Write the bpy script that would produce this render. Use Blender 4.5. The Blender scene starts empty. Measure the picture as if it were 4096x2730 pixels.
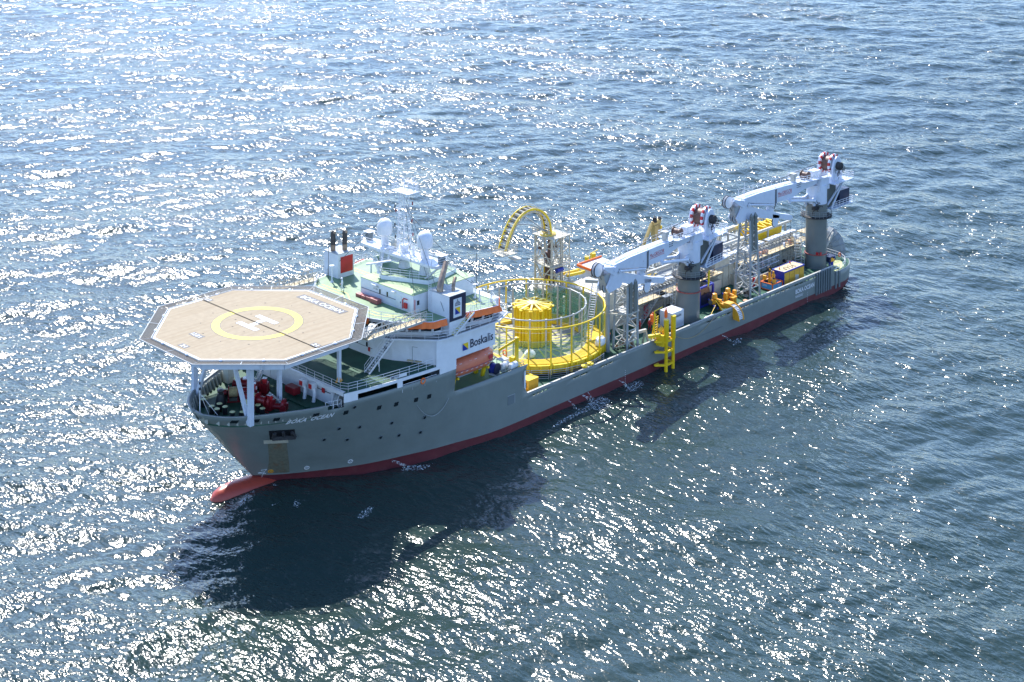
import bpy, math, random
import numpy as np
from mathutils import Vector, Matrix
random.seed(7)
SC=bpy.context.scene
COL=SC.collection
PI=math.pi
V3=lambda *a: Vector(a)
# ---------------------------------------------------------------- materials
def mat(name, col, rough=.55, metal=0., var=.12, vscale=1.2, dirt=None, dscale=.35, dthr=(.56,.72), bump=0., bscale=3., streak=False):
    m=bpy.data.materials.new(name); m.use_nodes=True
    nt=m.node_tree; N=nt.nodes; L=nt.links
    b=N['Principled BSDF']; b.inputs['Roughness'].default_value=rough; b.inputs['Metallic'].default_value=metal
    geo=N.new('ShaderNodeNewGeometry')
    src=geo.outputs['Position']
    n1=N.new('ShaderNodeTexNoise'); n1.inputs['Scale'].default_value=vscale; n1.inputs['Detail'].default_value=6
    L.new(src,n1.inputs['Vector'])
    mr=N.new('ShaderNodeMapRange'); mr.inputs['From Min'].default_value=.3; mr.inputs['From Max'].default_value=.7
    mr.inputs['To Min'].default_value=1-var; mr.inputs['To Max'].default_value=1+var
    L.new(n1.outputs['Fac'],mr.inputs['Value'])
    mul=N.new('ShaderNodeVectorMath'); mul.operation='SCALE'
    mul.inputs[0].default_value=col[:3]; L.new(mr.outputs[0],mul.inputs['Scale'])
    out=mul.outputs[0]
    if dirt:
        mp=N.new('ShaderNodeMapping'); mp.inputs['Scale'].default_value=(1,1,.18 if streak else 1)
        L.new(src,mp.inputs['Vector'])
        n2=N.new('ShaderNodeTexNoise'); n2.inputs['Scale'].default_value=dscale; n2.inputs['Detail'].default_value=9; n2.inputs['Roughness'].default_value=.65
        L.new(mp.outputs[0],n2.inputs['Vector'])
        m2=N.new('ShaderNodeMapRange'); m2.inputs['From Min'].default_value=dthr[0]; m2.inputs['From Max'].default_value=dthr[1]
        L.new(n2.outputs['Fac'],m2.inputs['Value'])
        mx=N.new('ShaderNodeMix'); mx.data_type='RGBA'
        L.new(m2.outputs[0],mx.inputs[0]); L.new(out,mx.inputs[6]); mx.inputs[7].default_value=(*dirt[:3],1)
        out=mx.outputs[2]
    L.new(out,b.inputs['Base Color'])
    if bump:
        n3=N.new('ShaderNodeTexNoise'); n3.inputs['Scale'].default_value=bscale; n3.inputs['Detail'].default_value=4
        L.new(src,n3.inputs['Vector'])
        bp=N.new('ShaderNodeBump'); bp.inputs['Strength'].default_value=bump; bp.inputs['Distance'].default_value=.05
        L.new(n3.outputs['Fac'],bp.inputs['Height']); L.new(bp.outputs[0],b.inputs['Normal'])
    return m
M={}
def mk(k,*a,**w): M[k]=mat(k,*a,**w)
mk('white',(.70,.725,.76),rough=.38,var=.05,dirt=(.42,.36,.28),dscale=.9,dthr=(.64,.9),streak=True)
mk('white_clean',(.70,.715,.74),rough=.35,var=.04)
mk('crane_white',(.60,.65,.74),rough=.35,var=.05,dirt=(.10,.08,.07),dscale=1.6,dthr=(.70,.76))
mk('grey',(.135,.165,.178),rough=.42,var=.07,vscale=.5,dirt=(.2,.19,.165),dscale=.35,dthr=(.6,.95),streak=True)
mk('grey_light',(.30,.33,.34),rough=.45,var=.1,dirt=(.22,.17,.12),dscale=1.2,dthr=(.6,.85))
mk('steel_pale',(.42,.42,.38),rough=.5,var=.12,dirt=(.22,.17,.12),dscale=1.0,dthr=(.58,.85))
mk('cream',(.50,.47,.38),rough=.55,var=.12,dirt=(.27,.2,.13),dscale=.8,dthr=(.58,.85))
mk('bulwark_in',(.42,.43,.38),rough=.55,var=.1,dirt=(.2,.17,.13),dscale=.8,dthr=(.58,.85))
mk('green',(.12,.215,.105),rough=.5,var=.16,vscale=.35,dirt=(.19,.27,.14),dscale=.25,dthr=(.5,.8),bump=.15)
mk('green_light',(.22,.33,.15),rough=.5,var=.14,vscale=.3,dirt=(.30,.35,.2),dscale=.3,dthr=(.5,.8))
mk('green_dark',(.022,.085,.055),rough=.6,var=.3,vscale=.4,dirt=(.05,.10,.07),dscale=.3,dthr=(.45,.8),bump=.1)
M['green_dark'].node_tree.nodes['Principled BSDF'].inputs['Specular IOR Level'].default_value=.2
mk('plank',(.52,.41,.23),rough=.7,var=.2,vscale=2,dirt=(.2,.15,.1),dscale=1.2,dthr=(.55,.8))
mk('yellow',(.80,.54,.012),rough=.42,var=.08,dirt=(.42,.24,.03),dscale=.8,dthr=(.62,.9))
mk('yellow_line',(.62,.56,.10),rough=.6,var=.2,vscale=2)
mk('orange_yel',(.78,.36,.02),rough=.45,var=.1,dirt=(.3,.12,.02),dscale=1,dthr=(.62,.85))
mk('tan',(.50,.36,.13),rough=.5,var=.12,dirt=(.2,.12,.05),dscale=1.5,dthr=(.6,.8))
mk('orange',(.82,.16,.02),rough=.55,var=.12)
mk('red',(.50,.02,.025),rough=.4,var=.12)
mk('darkred',(.26,.014,.02),rough=.35,var=.25,vscale=2)
mk('maroon',(.40,.12,.11),rough=.5,var=.1)
mk('lifeboat',(.62,.17,.09),rough=.42,var=.06)
mk('antifoul',(.115,.020,.026),rough=.5,var=.16,vscale=.6,dirt=(.15,.05,.05),dscale=.5,dthr=(.55,.85))
mk('bulb_red',(.36,.05,.03),rough=.4,var=.1)
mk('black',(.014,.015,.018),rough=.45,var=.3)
mk('rubber',(.03,.03,.032),rough=.8,var=.3)
mk('blue',(.014,.035,.30),rough=.4,var=.15)
mk('navy',(.010,.018,.055),rough=.4,var=.15)
mk('skyblue',(.10,.34,.58),rough=.5,var=.1)
mk('glass',(.012,.02,.024),rough=.06,var=.05)
mk('metal',(.45,.45,.45),rough=.38,metal=.85,var=.15)
mk('exhaust',(.30,.22,.16),rough=.4,metal=.5,var=.3,vscale=2)
mk('soot',(.05,.042,.04),rough=.6,var=.3,vscale=2)
mk('rope',(.42,.33,.16),rough=.8,var=.25,vscale=6)
mk('rust',(.26,.13,.06),rough=.8,var=.3,vscale=2)
mk('tarmac',(.26,.25,.22),rough=.8,var=.15,vscale=1.5)
mk('skin',(.5,.3,.2),rough=.6,var=.05)
mk('hivis',(.35,.75,.08),rough=.7,var=.1)
mk('text_dark',(.016,.02,.05),rough=.5,var=.05)
mk('text_grey',(.028,.03,.036),rough=.6,var=.15)
mk('cablebrown',(.11,.055,.04),rough=.5,var=.3,vscale=3)
def set_mats():
    pass
# ---------------------------------------------------------------- mesh builder
class MB:
    def __init__(s): s.v=[]; s.f=[]; s.m=[]; s.cur=0; s.sm=[]
    def mi(s,i): s.cur=i; return s
    def add(s,vs,fs,smooth=False):
        o=len(s.v); s.v+= [tuple(p) for p in vs]
        for f in fs: s.f.append(tuple(o+i for i in f)); s.m.append(s.cur); s.sm.append(smooth)
        return s
    def box(s,x0,x1,y0,y1,z0,z1):
        vs=[(x,y,z) for z in (z0,z1) for x,y in ((x0,y0),(x1,y0),(x1,y1),(x0,y1))]
        return s.add(vs,[(3,2,1,0),(4,5,6,7),(0,1,5,4),(1,2,6,5),(2,3,7,6),(3,0,4,7)])
    def cbox(s,c,d,rz=0.,mtx=None):
        hx,hy,hz=d[0]/2,d[1]/2,d[2]/2
        R=mtx if mtx is not None else Matrix.Rotation(rz,3,'Z')
        vs=[Vector(c)+R@Vector((x*hx,y*hy,z*hz)) for z in (-1,1) for x,y in ((-1,-1),(1,-1),(1,1),(-1,1))]
        return s.add(vs,[(3,2,1,0),(4,5,6,7),(0,1,5,4),(1,2,6,5),(2,3,7,6),(3,0,4,7)])
    def beam(s,a,b,w=.2,h=None):
        a=Vector(a);b=Vector(b);h=h or w;d=(b-a);L=d.length
        if L<1e-5: return s
        d/=L;up=Vector((0,0,1)) if abs(d.z)<.95 else Vector((1,0,0))
        r=d.cross(up).normalized();u=r.cross(d)
        vs=[p+r*(i*w/2)+u*(j*h/2) for p in (a,b) for i,j in ((-1,-1),(1,-1),(1,1),(-1,1))]
        return s.add(vs,[(0,1,2,3),(7,6,5,4),(4,5,1,0),(5,6,2,1),(6,7,3,2),(7,4,0,3)])
    def tube(s,pts,r=.05,n=6,closed=False,cap=True):
        pts=[Vector(p) for p in pts]; k=len(pts); vs=[];fs=[]
        rr=r if isinstance(r,(list,tuple)) else [r]*k
        prev=None
        for i,p in enumerate(pts):
            if closed: t=(pts[(i+1)%k]-pts[i-1])
            else: t=pts[min(i+1,k-1)]-pts[max(i-1,0)]
            t.normalize()
            if prev is None:
                up=Vector((0,0,1)) if abs(t.z)<.9 else Vector((1,0,0)); a=t.cross(up).normalized()
            else:
                a=(prev-t*prev.dot(t)).normalized()
            prev=a;b=t.cross(a)
            for j in range(n):
                an=2*PI*j/n; vs.append(p+(a*math.cos(an)+b*math.sin(an))*rr[i])
        K=k if closed else k-1
        for i in range(K):
            for j in range(n):
                i2=(i+1)%k
                fs.append((i*n+j,i*n+(j+1)%n,i2*n+(j+1)%n,i2*n+j))
        if cap and not closed:
            fs.append(tuple(range(n-1,-1,-1))); fs.append(tuple((k-1)*n+j for j in range(n)))
        return s.add(vs,fs,n>6)
    def rod(s,a,b,r=.05,n=6): return s.tube([a,b],r,n)
    def lathe(s,prof,c=(0,0,0),n=24,mtx=None,cap=True,a0=0.,a1=2*PI):
        c=Vector(c);R=mtx if mtx is not None else Matrix.Identity(3);vs=[];fs=[]
        full=abs(a1-a0-2*PI)<1e-6; nn=n if full else n+1
        for r,z in prof:
            for j in range(nn):
                an=a0+(a1-a0)*j/n; vs.append(c+R@Vector((r*math.cos(an),r*math.sin(an),z)))
        for i in range(len(prof)-1):
            for j in range(n):
                j2=(j+1)%nn
                fs.append((i*nn+j,i*nn+j2,(i+1)*nn+j2,(i+1)*nn+j))
        if cap and full:
            if prof[0][0]>1e-4: fs.append(tuple(range(nn-1,-1,-1)))
            if prof[-1][0]>1e-4: fs.append(tuple((len(prof)-1)*nn+j for j in range(nn)))
        return s.add(vs,fs,True)
    def disc_axis(s,c,axis,r,w,n=24,rin=0):
        z=Vector(axis).normalized();q=z.to_track_quat('Z','Y').to_matrix()
        p=[(r,-w/2),(r,w/2)] if not rin else [(rin,-w/2),(r,-w/2),(r,w/2),(rin,w/2),(rin,-w/2)]
        return s.lathe(p,c,n,q,cap=not rin)
    def prism(s,poly,z0,z1):
        # poly CCW in xy
        n=len(poly)
        a=sum(poly[i][0]*poly[(i+1)%n][1]-poly[(i+1)%n][0]*poly[i][1] for i in range(n))
        if a<0: poly=poly[::-1]
        vs=[(x,y,z0) for x,y in poly]+[(x,y,z1) for x,y in poly]
        return s.add(vs,[tuple(range(n-1,-1,-1)),tuple(range(n,2*n))]+[(i,(i+1)%n,n+(i+1)%n,n+i) for i in range(n)])
    def xz(s,poly,y0,y1):
        # polygon in xz extruded along y
        n=len(poly)
        a=sum(poly[i][0]*poly[(i+1)%n][1]-poly[(i+1)%n][0]*poly[i][1] for i in range(n))
        if a<0: poly=poly[::-1]
        vs=[(x,y0,z) for x,z in poly]+[(x,y1,z) for x,z in poly]
        return s.add(vs,[tuple(range(n)),tuple(range(2*n-1,n-1,-1))]+[(i+n,(i+1)%n+n,(i+1)%n,i) for i in range(n)])
    def build(s,name,mats,parent=None,loc=None,solid=0.,off=-1.,bevel=0.):
        me=bpy.data.meshes.new(name); me.from_pydata(s.v,[],s.f)
        if not isinstance(mats,(list,tuple)): mats=[mats]
        for m in mats: me.materials.append(M[m] if isinstance(m,str) else m)
        if len(mats)>1: me.polygons.foreach_set('material_index',s.m)
        me.polygons.foreach_set('use_smooth',s.sm)
        me.update()
        o=bpy.data.objects.new(name,me); COL.objects.link(o)
        if parent: o.parent=parent
        if loc: o.location=loc
        if any(s.sm) :
            try: me.shade_smooth_by_angle if 0 else None
            except Exception: pass
            es=o.modifiers.new('e','EDGE_SPLIT'); es.split_angle=math.radians(38)
        if solid:
            sm=o.modifiers.new('s','SOLIDIFY'); sm.thickness=solid; sm.offset=off
            if len(mats)>1: sm.material_offset=0
        if bevel:
            bv=o.modifiers.new('b','BEVEL'); bv.width=bevel; bv.segments=2
        return o
def thing(name,label,cat,loc=(0,0,0),rz=0.,group=None):
    o=bpy.data.objects.new(name,None); COL.objects.link(o); o.location=loc; o.rotation_euler=(0,0,rz)
    o.empty_display_size=.5
    o['label']=label; o['category']=cat
    if group:o['group']=group
    return o
def tag(o,label,cat,group=None):
    o['label']=label;o['category']=cat
    if group:o['group']=group
    return o
def copy_tree(o,parent=None,loc=None,rz=None,label=None):
    c=o.copy(); COL.objects.link(c); c.parent=parent
    if loc is not None: c.location=loc
    if rz is not None: c.rotation_euler=(0,0,rz)
    if label: c['label']=label
    for ch in list(o.children):
        copy_tree(ch,c)
    return c
def railing(path,h=1.1,rails=3,sp=1.5,r=.028,mb=None,closed=False,posts=True):
    mb=mb or MB(); P=[Vector(p) for p in path]
    if closed: P=P+[P[0]]
    for k in range(rails):
        z=h*(k+1)/rails
        for a,b in zip(P,P[1:]): mb.rod(a+V3(0,0,z),b+V3(0,0,z),r,4)
    if posts:
        for a,b in zip(P,P[1:]):
            n=max(1,int(round((b-a).length/sp)))
            for i in range(n+1): 
                p=a.lerp(b,i/n); mb.rod(p,p+V3(0,0,h),r*1.15,4)
    return mb
def text_mesh(s,size=1.,bold=.0,spacing=1.0,shear=0.,font=None):
    cu=bpy.data.curves.new('t','FONT'); cu.body=s; cu.size=size; cu.offset=bold; cu.space_character=spacing; cu.shear=shear
    cu.align_x='LEFT'; cu.resolution_u=3
    o=bpy.data.objects.new('t',cu); COL.objects.link(o)
    dg=bpy.context.evaluated_depsgraph_get(); dg.update()
    me=bpy.data.meshes.new_from_object(o.evaluated_get(dg))
    vs=[v.co.copy() for v in me.vertices]; fs=[tuple(p.vertices) for p in me.polygons]
    bpy.data.objects.remove(o); bpy.data.meshes.remove(me)
    return vs,fs
def lettering(name,s,origin,ex,ey,width,height,m,parent,bold=.0,fn=None,shear=0.,spacing=1.):
    """fit string into width x height box starting at origin along ex (reading) / ey (up)"""
    vs,fs=text_mesh(s,1.,bold,spacing,shear)
    x0=min(v.x for v in vs);x1=max(v.x for v in vs);y0=min(v.y for v in vs);y1=max(v.y for v in vs)
    ex=Vector(ex).normalized();ey=Vector(ey).normalized();o=Vector(origin);mb=MB();out=[]
    for v in vs:
        u=(v.x-x0)/(x1-x0)*width; w=(v.y-y0)/(y1-y0)*height
        p=o+ex*u+ey*w
        out.append(fn(p) if fn else p)
    mb.add(out,fs)
    return mb.build(name,m,parent)
def interp(pts,x):
    if x<=pts[0][0]: return pts[0][1]
    for (a,b),(c,d) in zip(pts,pts[1:]):
        if x<=c: return b+(d-b)*(x-a)/(c-a)
    return pts[-1][1]
def spline(pts,x):
    # monotone-ish catmull interpolation
    if x<=pts[0][0]: return pts[0][1]
    if x>=pts[-1][0]: return pts[-1][1]
    for i in range(len(pts)-1):
        if x<=pts[i+1][0]:
            x0,y0=pts[i];x1,y1=pts[i+1];h=x1-x0
            d=(y1-y0)/h
            m0=d if i==0 else 0.5*(d+(y0-pts[i-1][1])/(x0-pts[i-1][0]))
            m1=d if i+2>=len(pts) else .5*(d+(pts[i+2][1]-y1)/(pts[i+2][0]-x1))
            t=(x-x0)/h
            return y0*(2*t**3-3*t*t+1)+h*m0*(t**3-2*t*t+t)+y1*(3*t*t-2*t**3)+h*m1*(t**3-t*t)
# ---------------------------------------------------------------- camera, light, sky
ZO=1.3
cam=bpy.data.cameras.new('camera'); co=bpy.data.objects.new('camera',cam); COL.objects.link(co)
cR=V3(-0.69678928,0.71725189,0.00586718);cU=V3(-0.03364211,-0.04085094,0.99859872);cF=V3(-0.7164865,-0.6956155,-0.05259436)
m3=Matrix((cR,cU,-cF)).transposed()
co.matrix_world=Matrix.Translation((244.35315,161.02604,95.09553-ZO))@m3.to_4x4()
cam.sensor_width=36.;cam.lens=6335.44728/4096*36.;cam.shift_y=-2030.068/4096;cam.shift_x=0
cam.clip_start=1.;cam.clip_end=60000.
SC.camera=co
SUN_AZ=math.radians(-116.0); SUN_EL=math.radians(47.5)
sd=V3(math.cos(SUN_AZ)*math.cos(SUN_EL),math.sin(SUN_AZ)*math.cos(SUN_EL),math.sin(SUN_EL))
sl=bpy.data.lights.new('sun','SUN'); sl.energy=4.05; sl.angle=math.radians(.53); sl.color=(1.,.955,.88)
so=bpy.data.objects.new('sun',sl); COL.objects.link(so); so.rotation_euler=sd.to_track_quat('Z','Y').to_euler()
so.location=(60,-60,150)
w=bpy.data.worlds.new('World'); SC.world=w; w.use_nodes=True
nt=w.node_tree; bg=nt.nodes['Background']; sky=nt.nodes.new('ShaderNodeTexSky'); sky.sky_type='NISHITA'; sky.sun_disc=False
sky.sun_elevation=SUN_EL; sky.sun_rotation=math.atan2(sd.x,sd.y); sky.air_density=1.;sky.dust_density=.4;sky.ozone_density=2.5;sky.altitude=50
tint=nt.nodes.new('ShaderNodeVectorMath'); tint.operation='MULTIPLY'; tint.inputs[1].default_value=(.93,1.0,1.15); nt.links.new(sky.outputs[0],tint.inputs[0]); nt.links.new(tint.outputs[0],bg.inputs[0]); bg.inputs[1].default_value=.15
SC.view_settings.view_transform='Standard';SC.view_settings.look='None';SC.view_settings.gamma=1.
SC.view_settings.exposure=1.15
# ---------------------------------------------------------------- water
def make_water():
    rng=np.random.default_rng(11)
    N=1280; T=512.; dx=T/N
    k1=2*np.pi*np.fft.fftfreq(N,dx); KX,KY=np.meshgrid(k1,k1,indexing='ij'); K=np.hypot(KX,KY); K[0,0]=1e-6
    g=9.81; Vw=5.2; Lw=Vw*Vw/g; wd=np.array([math.cos(math.radians(14)),math.sin(math.radians(14))])
    cosf=(KX*wd[0]+KY*wd[1])/K
    Ph=np.exp(-1/(K*Lw)**2)/K**4*(0.10+.9*np.abs(cosf)**2)*np.exp(-(K*.12)**2)
    Ph[0,0]=0
    # long low swell crossing
    w2=np.array([math.cos(math.radians(-35)),math.sin(math.radians(-35))]); c2=(KX*w2[0]+KY*w2[1])/K
    Sw=np.exp(-((K-2*np.pi/24)/.09)**2)*np.clip(c2,0,1)**6
    h=(rng.standard_normal((N,N))+1j*rng.standard_normal((N,N)))
    A=h*np.sqrt(Ph); B=h*np.sqrt(Sw)
    Z=np.real(np.fft.ifft2(A)); s=Z.std(); a=.165/s
    Zb=np.real(np.fft.ifft2(B)); b=.09/Zb.std()
    H=A*a+B*b
    Z=np.real(np.fft.ifft2(H)); DX=np.real(np.fft.ifft2(-1j*KX/K*H)); DY=np.real(np.fft.ifft2(-1j*KY/K*H))
    hd=math.radians(225.8); eu=np.array([math.cos(hd),math.sin(hd)]); ev=np.array([-math.sin(hd),math.cos(hd)])
    o=np.array([244.35,161.03])
    U=np.arange(110.,700.,.4); Vv=np.arange(-250.,250.,.4)
    nu,nv=len(U),len(Vv)
    iu=(np.arange(nu))%N; iv=(np.arange(nv))%N
    z=Z[np.ix_(iu,iv)]; dxx=DX[np.ix_(iu,iv)]; dyy=DY[np.ix_(iu,iv)]
    uu,vv=np.meshgrid(U,Vv,indexing='ij')
    # calmer in the lee of the hull
    X=o[0]+uu*eu[0]+vv*ev[0]; Y=o[1]+uu*eu[1]+vv*ev[1]
    lee=np.clip((Y-5)/10,0,1)*np.clip((60-Y)/30,0,1)*np.clip((X+10)/20,0,1)*np.clip((140-X)/20,0,1)
    fade=1-.35*lee
    e=25.
    ed=np.minimum.reduce([ (uu-U[0])/e,(U[-1]-uu)/e,(vv-Vv[0])/e,(Vv[-1]-vv)/e]); ed=np.clip(ed,0,1)
    z=z*fade*ed; uu=uu+dxx*ed*fade*1.1; vv=vv+dyy*ed*fade*1.1
    # keep the sea out of the hull's dry corners
    X=o[0]+uu*eu[0]+vv*ev[0]; Y=o[1]+uu*eu[1]+vv*ev[1]
    vs=np.stack([X,Y,z],-1).reshape(-1,3)
    idx=np.arange(nu*nv).reshape(nu,nv)
    q=np.stack([idx[:-1,:-1],idx[1:,:-1],idx[1:,1:],idx[:-1,1:]],-1).reshape(-1,4)
    # outer skirt to the horizon
    R=26000.
    cu,cv=(U[0]+U[-1])/2,0
    oc=[(cu-R,-R),(cu+R,-R),(cu+R,R),(cu-R,R)]
    ov=np.array([[o[0]+a_*eu[0]+b_*ev[0],o[1]+a_*eu[1]+b_*ev[1],0.] for a_,b_ in oc])
    n0=nu*nv; vs=np.concatenate([vs,ov])
    ring=[idx[:,0],idx[-1,:],idx[::-1,-1],idx[0,::-1]]  # v-min, u-max, v-max, u-min
    polys=[]
    cs=[(0,1),(1,2),(2,3),(3,0)]
    tris=[]
    for rr,(c0,c1) in zip(ring,cs):
        h_=len(rr)//2
        a_=rr[:-1];b_=rr[1:]
        c=np.where(np.arange(len(a_))<h_,n0+c0,n0+c1)
        tris.append(np.stack([a_,c,b_],-1))
        tris.append(np.array([[n0+c0,n0+c1,rr[h_]]]))
    tr=np.concatenate(tris)
    me=bpy.data.meshes.new('sea_water')
    nq=len(q);ntri=len(tr)
    me.vertices.add(len(vs)); me.vertices.foreach_set('co',vs.astype(np.float32).ravel())
    me.loops.add(nq*4+ntri*3); me.loops.foreach_set('vertex_index',np.concatenate([q.ravel(),tr.ravel()]).astype(np.int32))
    me.polygons.add(nq+ntri)
    me.polygons.foreach_set('loop_start',np.concatenate([np.arange(nq)*4,nq*4+np.arange(ntri)*3]).astype(np.int32))
    me.polygons.foreach_set('loop_total',np.concatenate([np.full(nq,4),np.full(ntri,3)]).astype(np.int32))
    me.polygons.foreach_set('use_smooth',np.ones(nq+ntri,dtype=bool))
    me.update(calc_edges=True); me.validate()
    ob=bpy.data.objects.new('sea_water',me); COL.objects.link(ob); ob['kind']='structure'
    m=bpy.data.materials.new('sea'); m.use_nodes=True; nt=m.node_tree;Nn=nt.nodes;L=nt.links;b=Nn['Principled BSDF']
    b.inputs['Base Color'].default_value=(.012,.040,.042,1)
    b.inputs['Roughness'].default_value=.15; b.inputs['IOR'].default_value=1.333
    geo=Nn.new('ShaderNodeNewGeometry')
    def noise(sc,rot,stretch,det=3,rough=.55):
        mp=Nn.new('ShaderNodeMapping'); mp.inputs['Rotation'].default_value=(0,0,rot); mp.inputs['Scale'].default_value=(1,stretch,1)
        L.new(geo.outputs['Position'],mp.inputs['Vector'])
        n=Nn.new('ShaderNodeTexNoise'); n.inputs['Scale'].default_value=sc; n.inputs['Detail'].default_value=det; n.inputs['Roughness'].default_value=rough
        L.new(mp.outputs[0],n.inputs['Vector']); return n.outputs['Fac']
    def mth(op,a,b_):
        n=Nn.new('ShaderNodeMath'); n.operation=op
        for i,q_ in enumerate((a,b_)):
            if isinstance(q_,(int,float)): n.inputs[i].default_value=q_
            else: L.new(q_,n.inputs[i])
        return n.outputs[0]
    r0=-math.radians(225.8+14)
    nA=noise(.65,r0,.45,2,.55); nB=noise(2.3,r0+.5,.55,1,.5)
    patch=noise(.022,0,1,3,.5)
    mr=Nn.new('ShaderNodeMapRange'); mr.inputs['From Min'].default_value=.38; mr.inputs['From Max'].default_value=.62; mr.inputs['To Min'].default_value=.55; mr.inputs['To Max'].default_value=1.15
    L.new(patch,mr.inputs['Value'])
    hgt=mth('ADD',mth('MULTIPLY',nA,.56),mth('MULTIPLY',nB,.14))
    hgt=mth('ADD',hgt,mth('MULTIPLY',noise(5.6,r0-.4,.6,1,.5),.042))
    hgt=mth('MULTIPLY',hgt,mr.outputs[0])
    bp=Nn.new('ShaderNodeBump'); bp.inputs['Strength'].default_value=1.; bp.inputs['Distance'].default_value=1.
    L.new(hgt,bp.inputs['Height']); L.new(bp.outputs[0],b.inputs['Normal'])
    # turbid greener water in patches
    mx=Nn.new('ShaderNodeMix'); mx.data_type='RGBA'; L.new(noise(.012,1,1,4,.6),mx.inputs[0])
    mx.inputs[6].default_value=(.012,.026,.026,1); mx.inputs[7].default_value=(.026,.048,.040,1); L.new(mx.outputs[2],b.inputs['Base Color'])
    me.materials.append(m)
    return ob
make_water()
# ---------------------------------------------------------------- the ship
ship=thing('ship','grey and white offshore cable laying vessel with green decks and beige helideck','ship',(0,0,0))
STEM=[(-3,124.2),(0,124.6),(.95,125.2),(2,126.1),(3.1,127.1),(5,128.7),(7.3,130.5),(9.6,132.4),(12.2,134.2),(13.3,134.9)]
WL=[(0,12.85),(88,12.85),(92,12.8),(95.6,12.55),(100.3,11.55),(104,10.75),(107.3,9.75),(112,8.25),(115,6.95),(118,5.3),(121.6,3.15),(124,1.4),(125.5,0)]
DL=[(0,12.85),(100,12.85),(105,12.75),(110,12.35),(115,11.75),(119,10.98),(121.5,10.25),(124,9.25),(126.5,8.0),(128.5,6.95),(130,6.0),(131.5,4.9),(132.6,3.75),(133.5,2.3),(134,1.05),(134.15,0)]
def stem(z): return interp(STEM,z)
def hb(x,z):
    if x<88: 
        y=12.85
        if x<8: # rounded quarters
            t=max(0,(8-x)/6.0); y=12.85-2.6*t**2.2-1.2*max(0,t-.9)
            y-=max(0,(2.4-z))*.16*t
        return y
    b=min(max((z-1.2)/10.8,0),1); b=b**1.05
    s=stem(min(z,12.2)); t=(x-88)/(s-88)
    if t>=1: return 0.
    xw=88+t*(125.5-88); xd=88+t*(134.15-88)
    return max(0.,spline(WL,xw)*(1-b)+spline(DL,xd)*b)
def keel(x): # underside at the stern overhang
    return interp([(2,2.2),(4,1.3),(7,.35),(11,-.6),(20,-3)],x)
ZL=[-2.5,-1.2,-.3,.4,1.2,2.4,3.45,3.92,4.18,4.7,5.6,6.4,7.2,8.0,8.8,9.7,10.6,11.3,12.05]
def ztop(x):
    if x<10.9: return 3.45
    if x<88.0: return 4.7
    if x<101.7: return 8.8
    if x<119.3: return 12.05
    if x<121.4: return 11.3
    return 12.05
XS=[2.2,2.6,3.2,4,5,6,7,8,9.5,10.9]
x=12.;slots=[]
def slotrun(a,b,n,gap=.28):
    w=(b-a)/n
    for i in range(n): slots.append((a+i*w+gap/2,a+(i+1)*w-gap/2))
slotrun(12.5,23.,7);slotrun(24.,38.5,10);slotrun(40.6,47.2,5)
slotrun(69.6,72.6,3,.2);slotrun(75.2,78.6,2,.2);slotrun(83.8,87,4,.2)
XS+= [v for s_ in slots for v in s_]+[11.2]
XS+=[50,52.5,55,57.5,60,62.5,65,67.3,74,80,82,88.0,89.2,91,93,95,97,99,100.4,101.7,103.4,105,107,109,111,113,115,117,118.2,119.3,120.4,121.4,122.6,124,125.2,126.4,127.4,128.4]
XS=sorted(set(round(v,3) for v in XS))
def hull_half(side,mb):
    grid={}
    def vid(i,j):
        if (i,j) not in grid:
            z=ZL[j]; x_=XA[i]; s_=stem(z)
            # stations near the bow are squeezed along the stem
            if i>=I0:
                t=(XSN[i]-XSN[I0])/(1.-XSN[I0]); x_=110+t*(s_-110)
            zz=max(z,keel(x_)) if x_<20 else z
            y=hb(x_,zz)
            if i==len(XSN)-1: y=0.
            # aft cut-out curve at x 88
            if side>0 or 1:
                if i==IC and z>4.7: x_+= {5.6:.62,6.4:1.0,7.2:1.1,8.0:.75,8.8:0}.get(z,0)
            grid[(i,j)]=len(mb.v); mb.v.append((x_,side*y,zz))
        return grid[(i,j)]
    for i in range(len(XSN)-1):
        for j in range(len(ZL)-1):
            xm=(XA[i]+XA[i+1])/2; zm=(ZL[j]+ZL[j+1])/2
            if zm>ztop(xm): continue
            if any(abs(XA[i]-a)<.002 and abs(XA[i+1]-b)<.002 for a,b in slots) and 3.92<=ZL[j]<4.18: continue
            f=(vid(i,j),vid(i+1,j),vid(i+1,j+1),vid(i,j+1))
            if side>0: f=f[::-1]
            mb.f.append(f); mb.m.append(0 if ZL[j]>=1.2 else 1); mb.sm.append(True)
# bow stations expressed 0..1 between x=110 and the stem (at z=12)
XA=[v for v in XS if v<110]+[110,112,114,116,118,119.3,120.4,121.4,122.6,123.8,125,126.2,127.4,128.6,129.7,130.7,131.6,132.4,133,133.5,133.85,134.1]
I0=XA.index(110); IC=XA.index(88.0)
XSN=[(v-110)/(134.1-110)*1. if v>=110 else -1 for v in XA]; XSN[I0]=0.
hm=MB()
hull_half(1,hm); hull_half(-1,hm)
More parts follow.
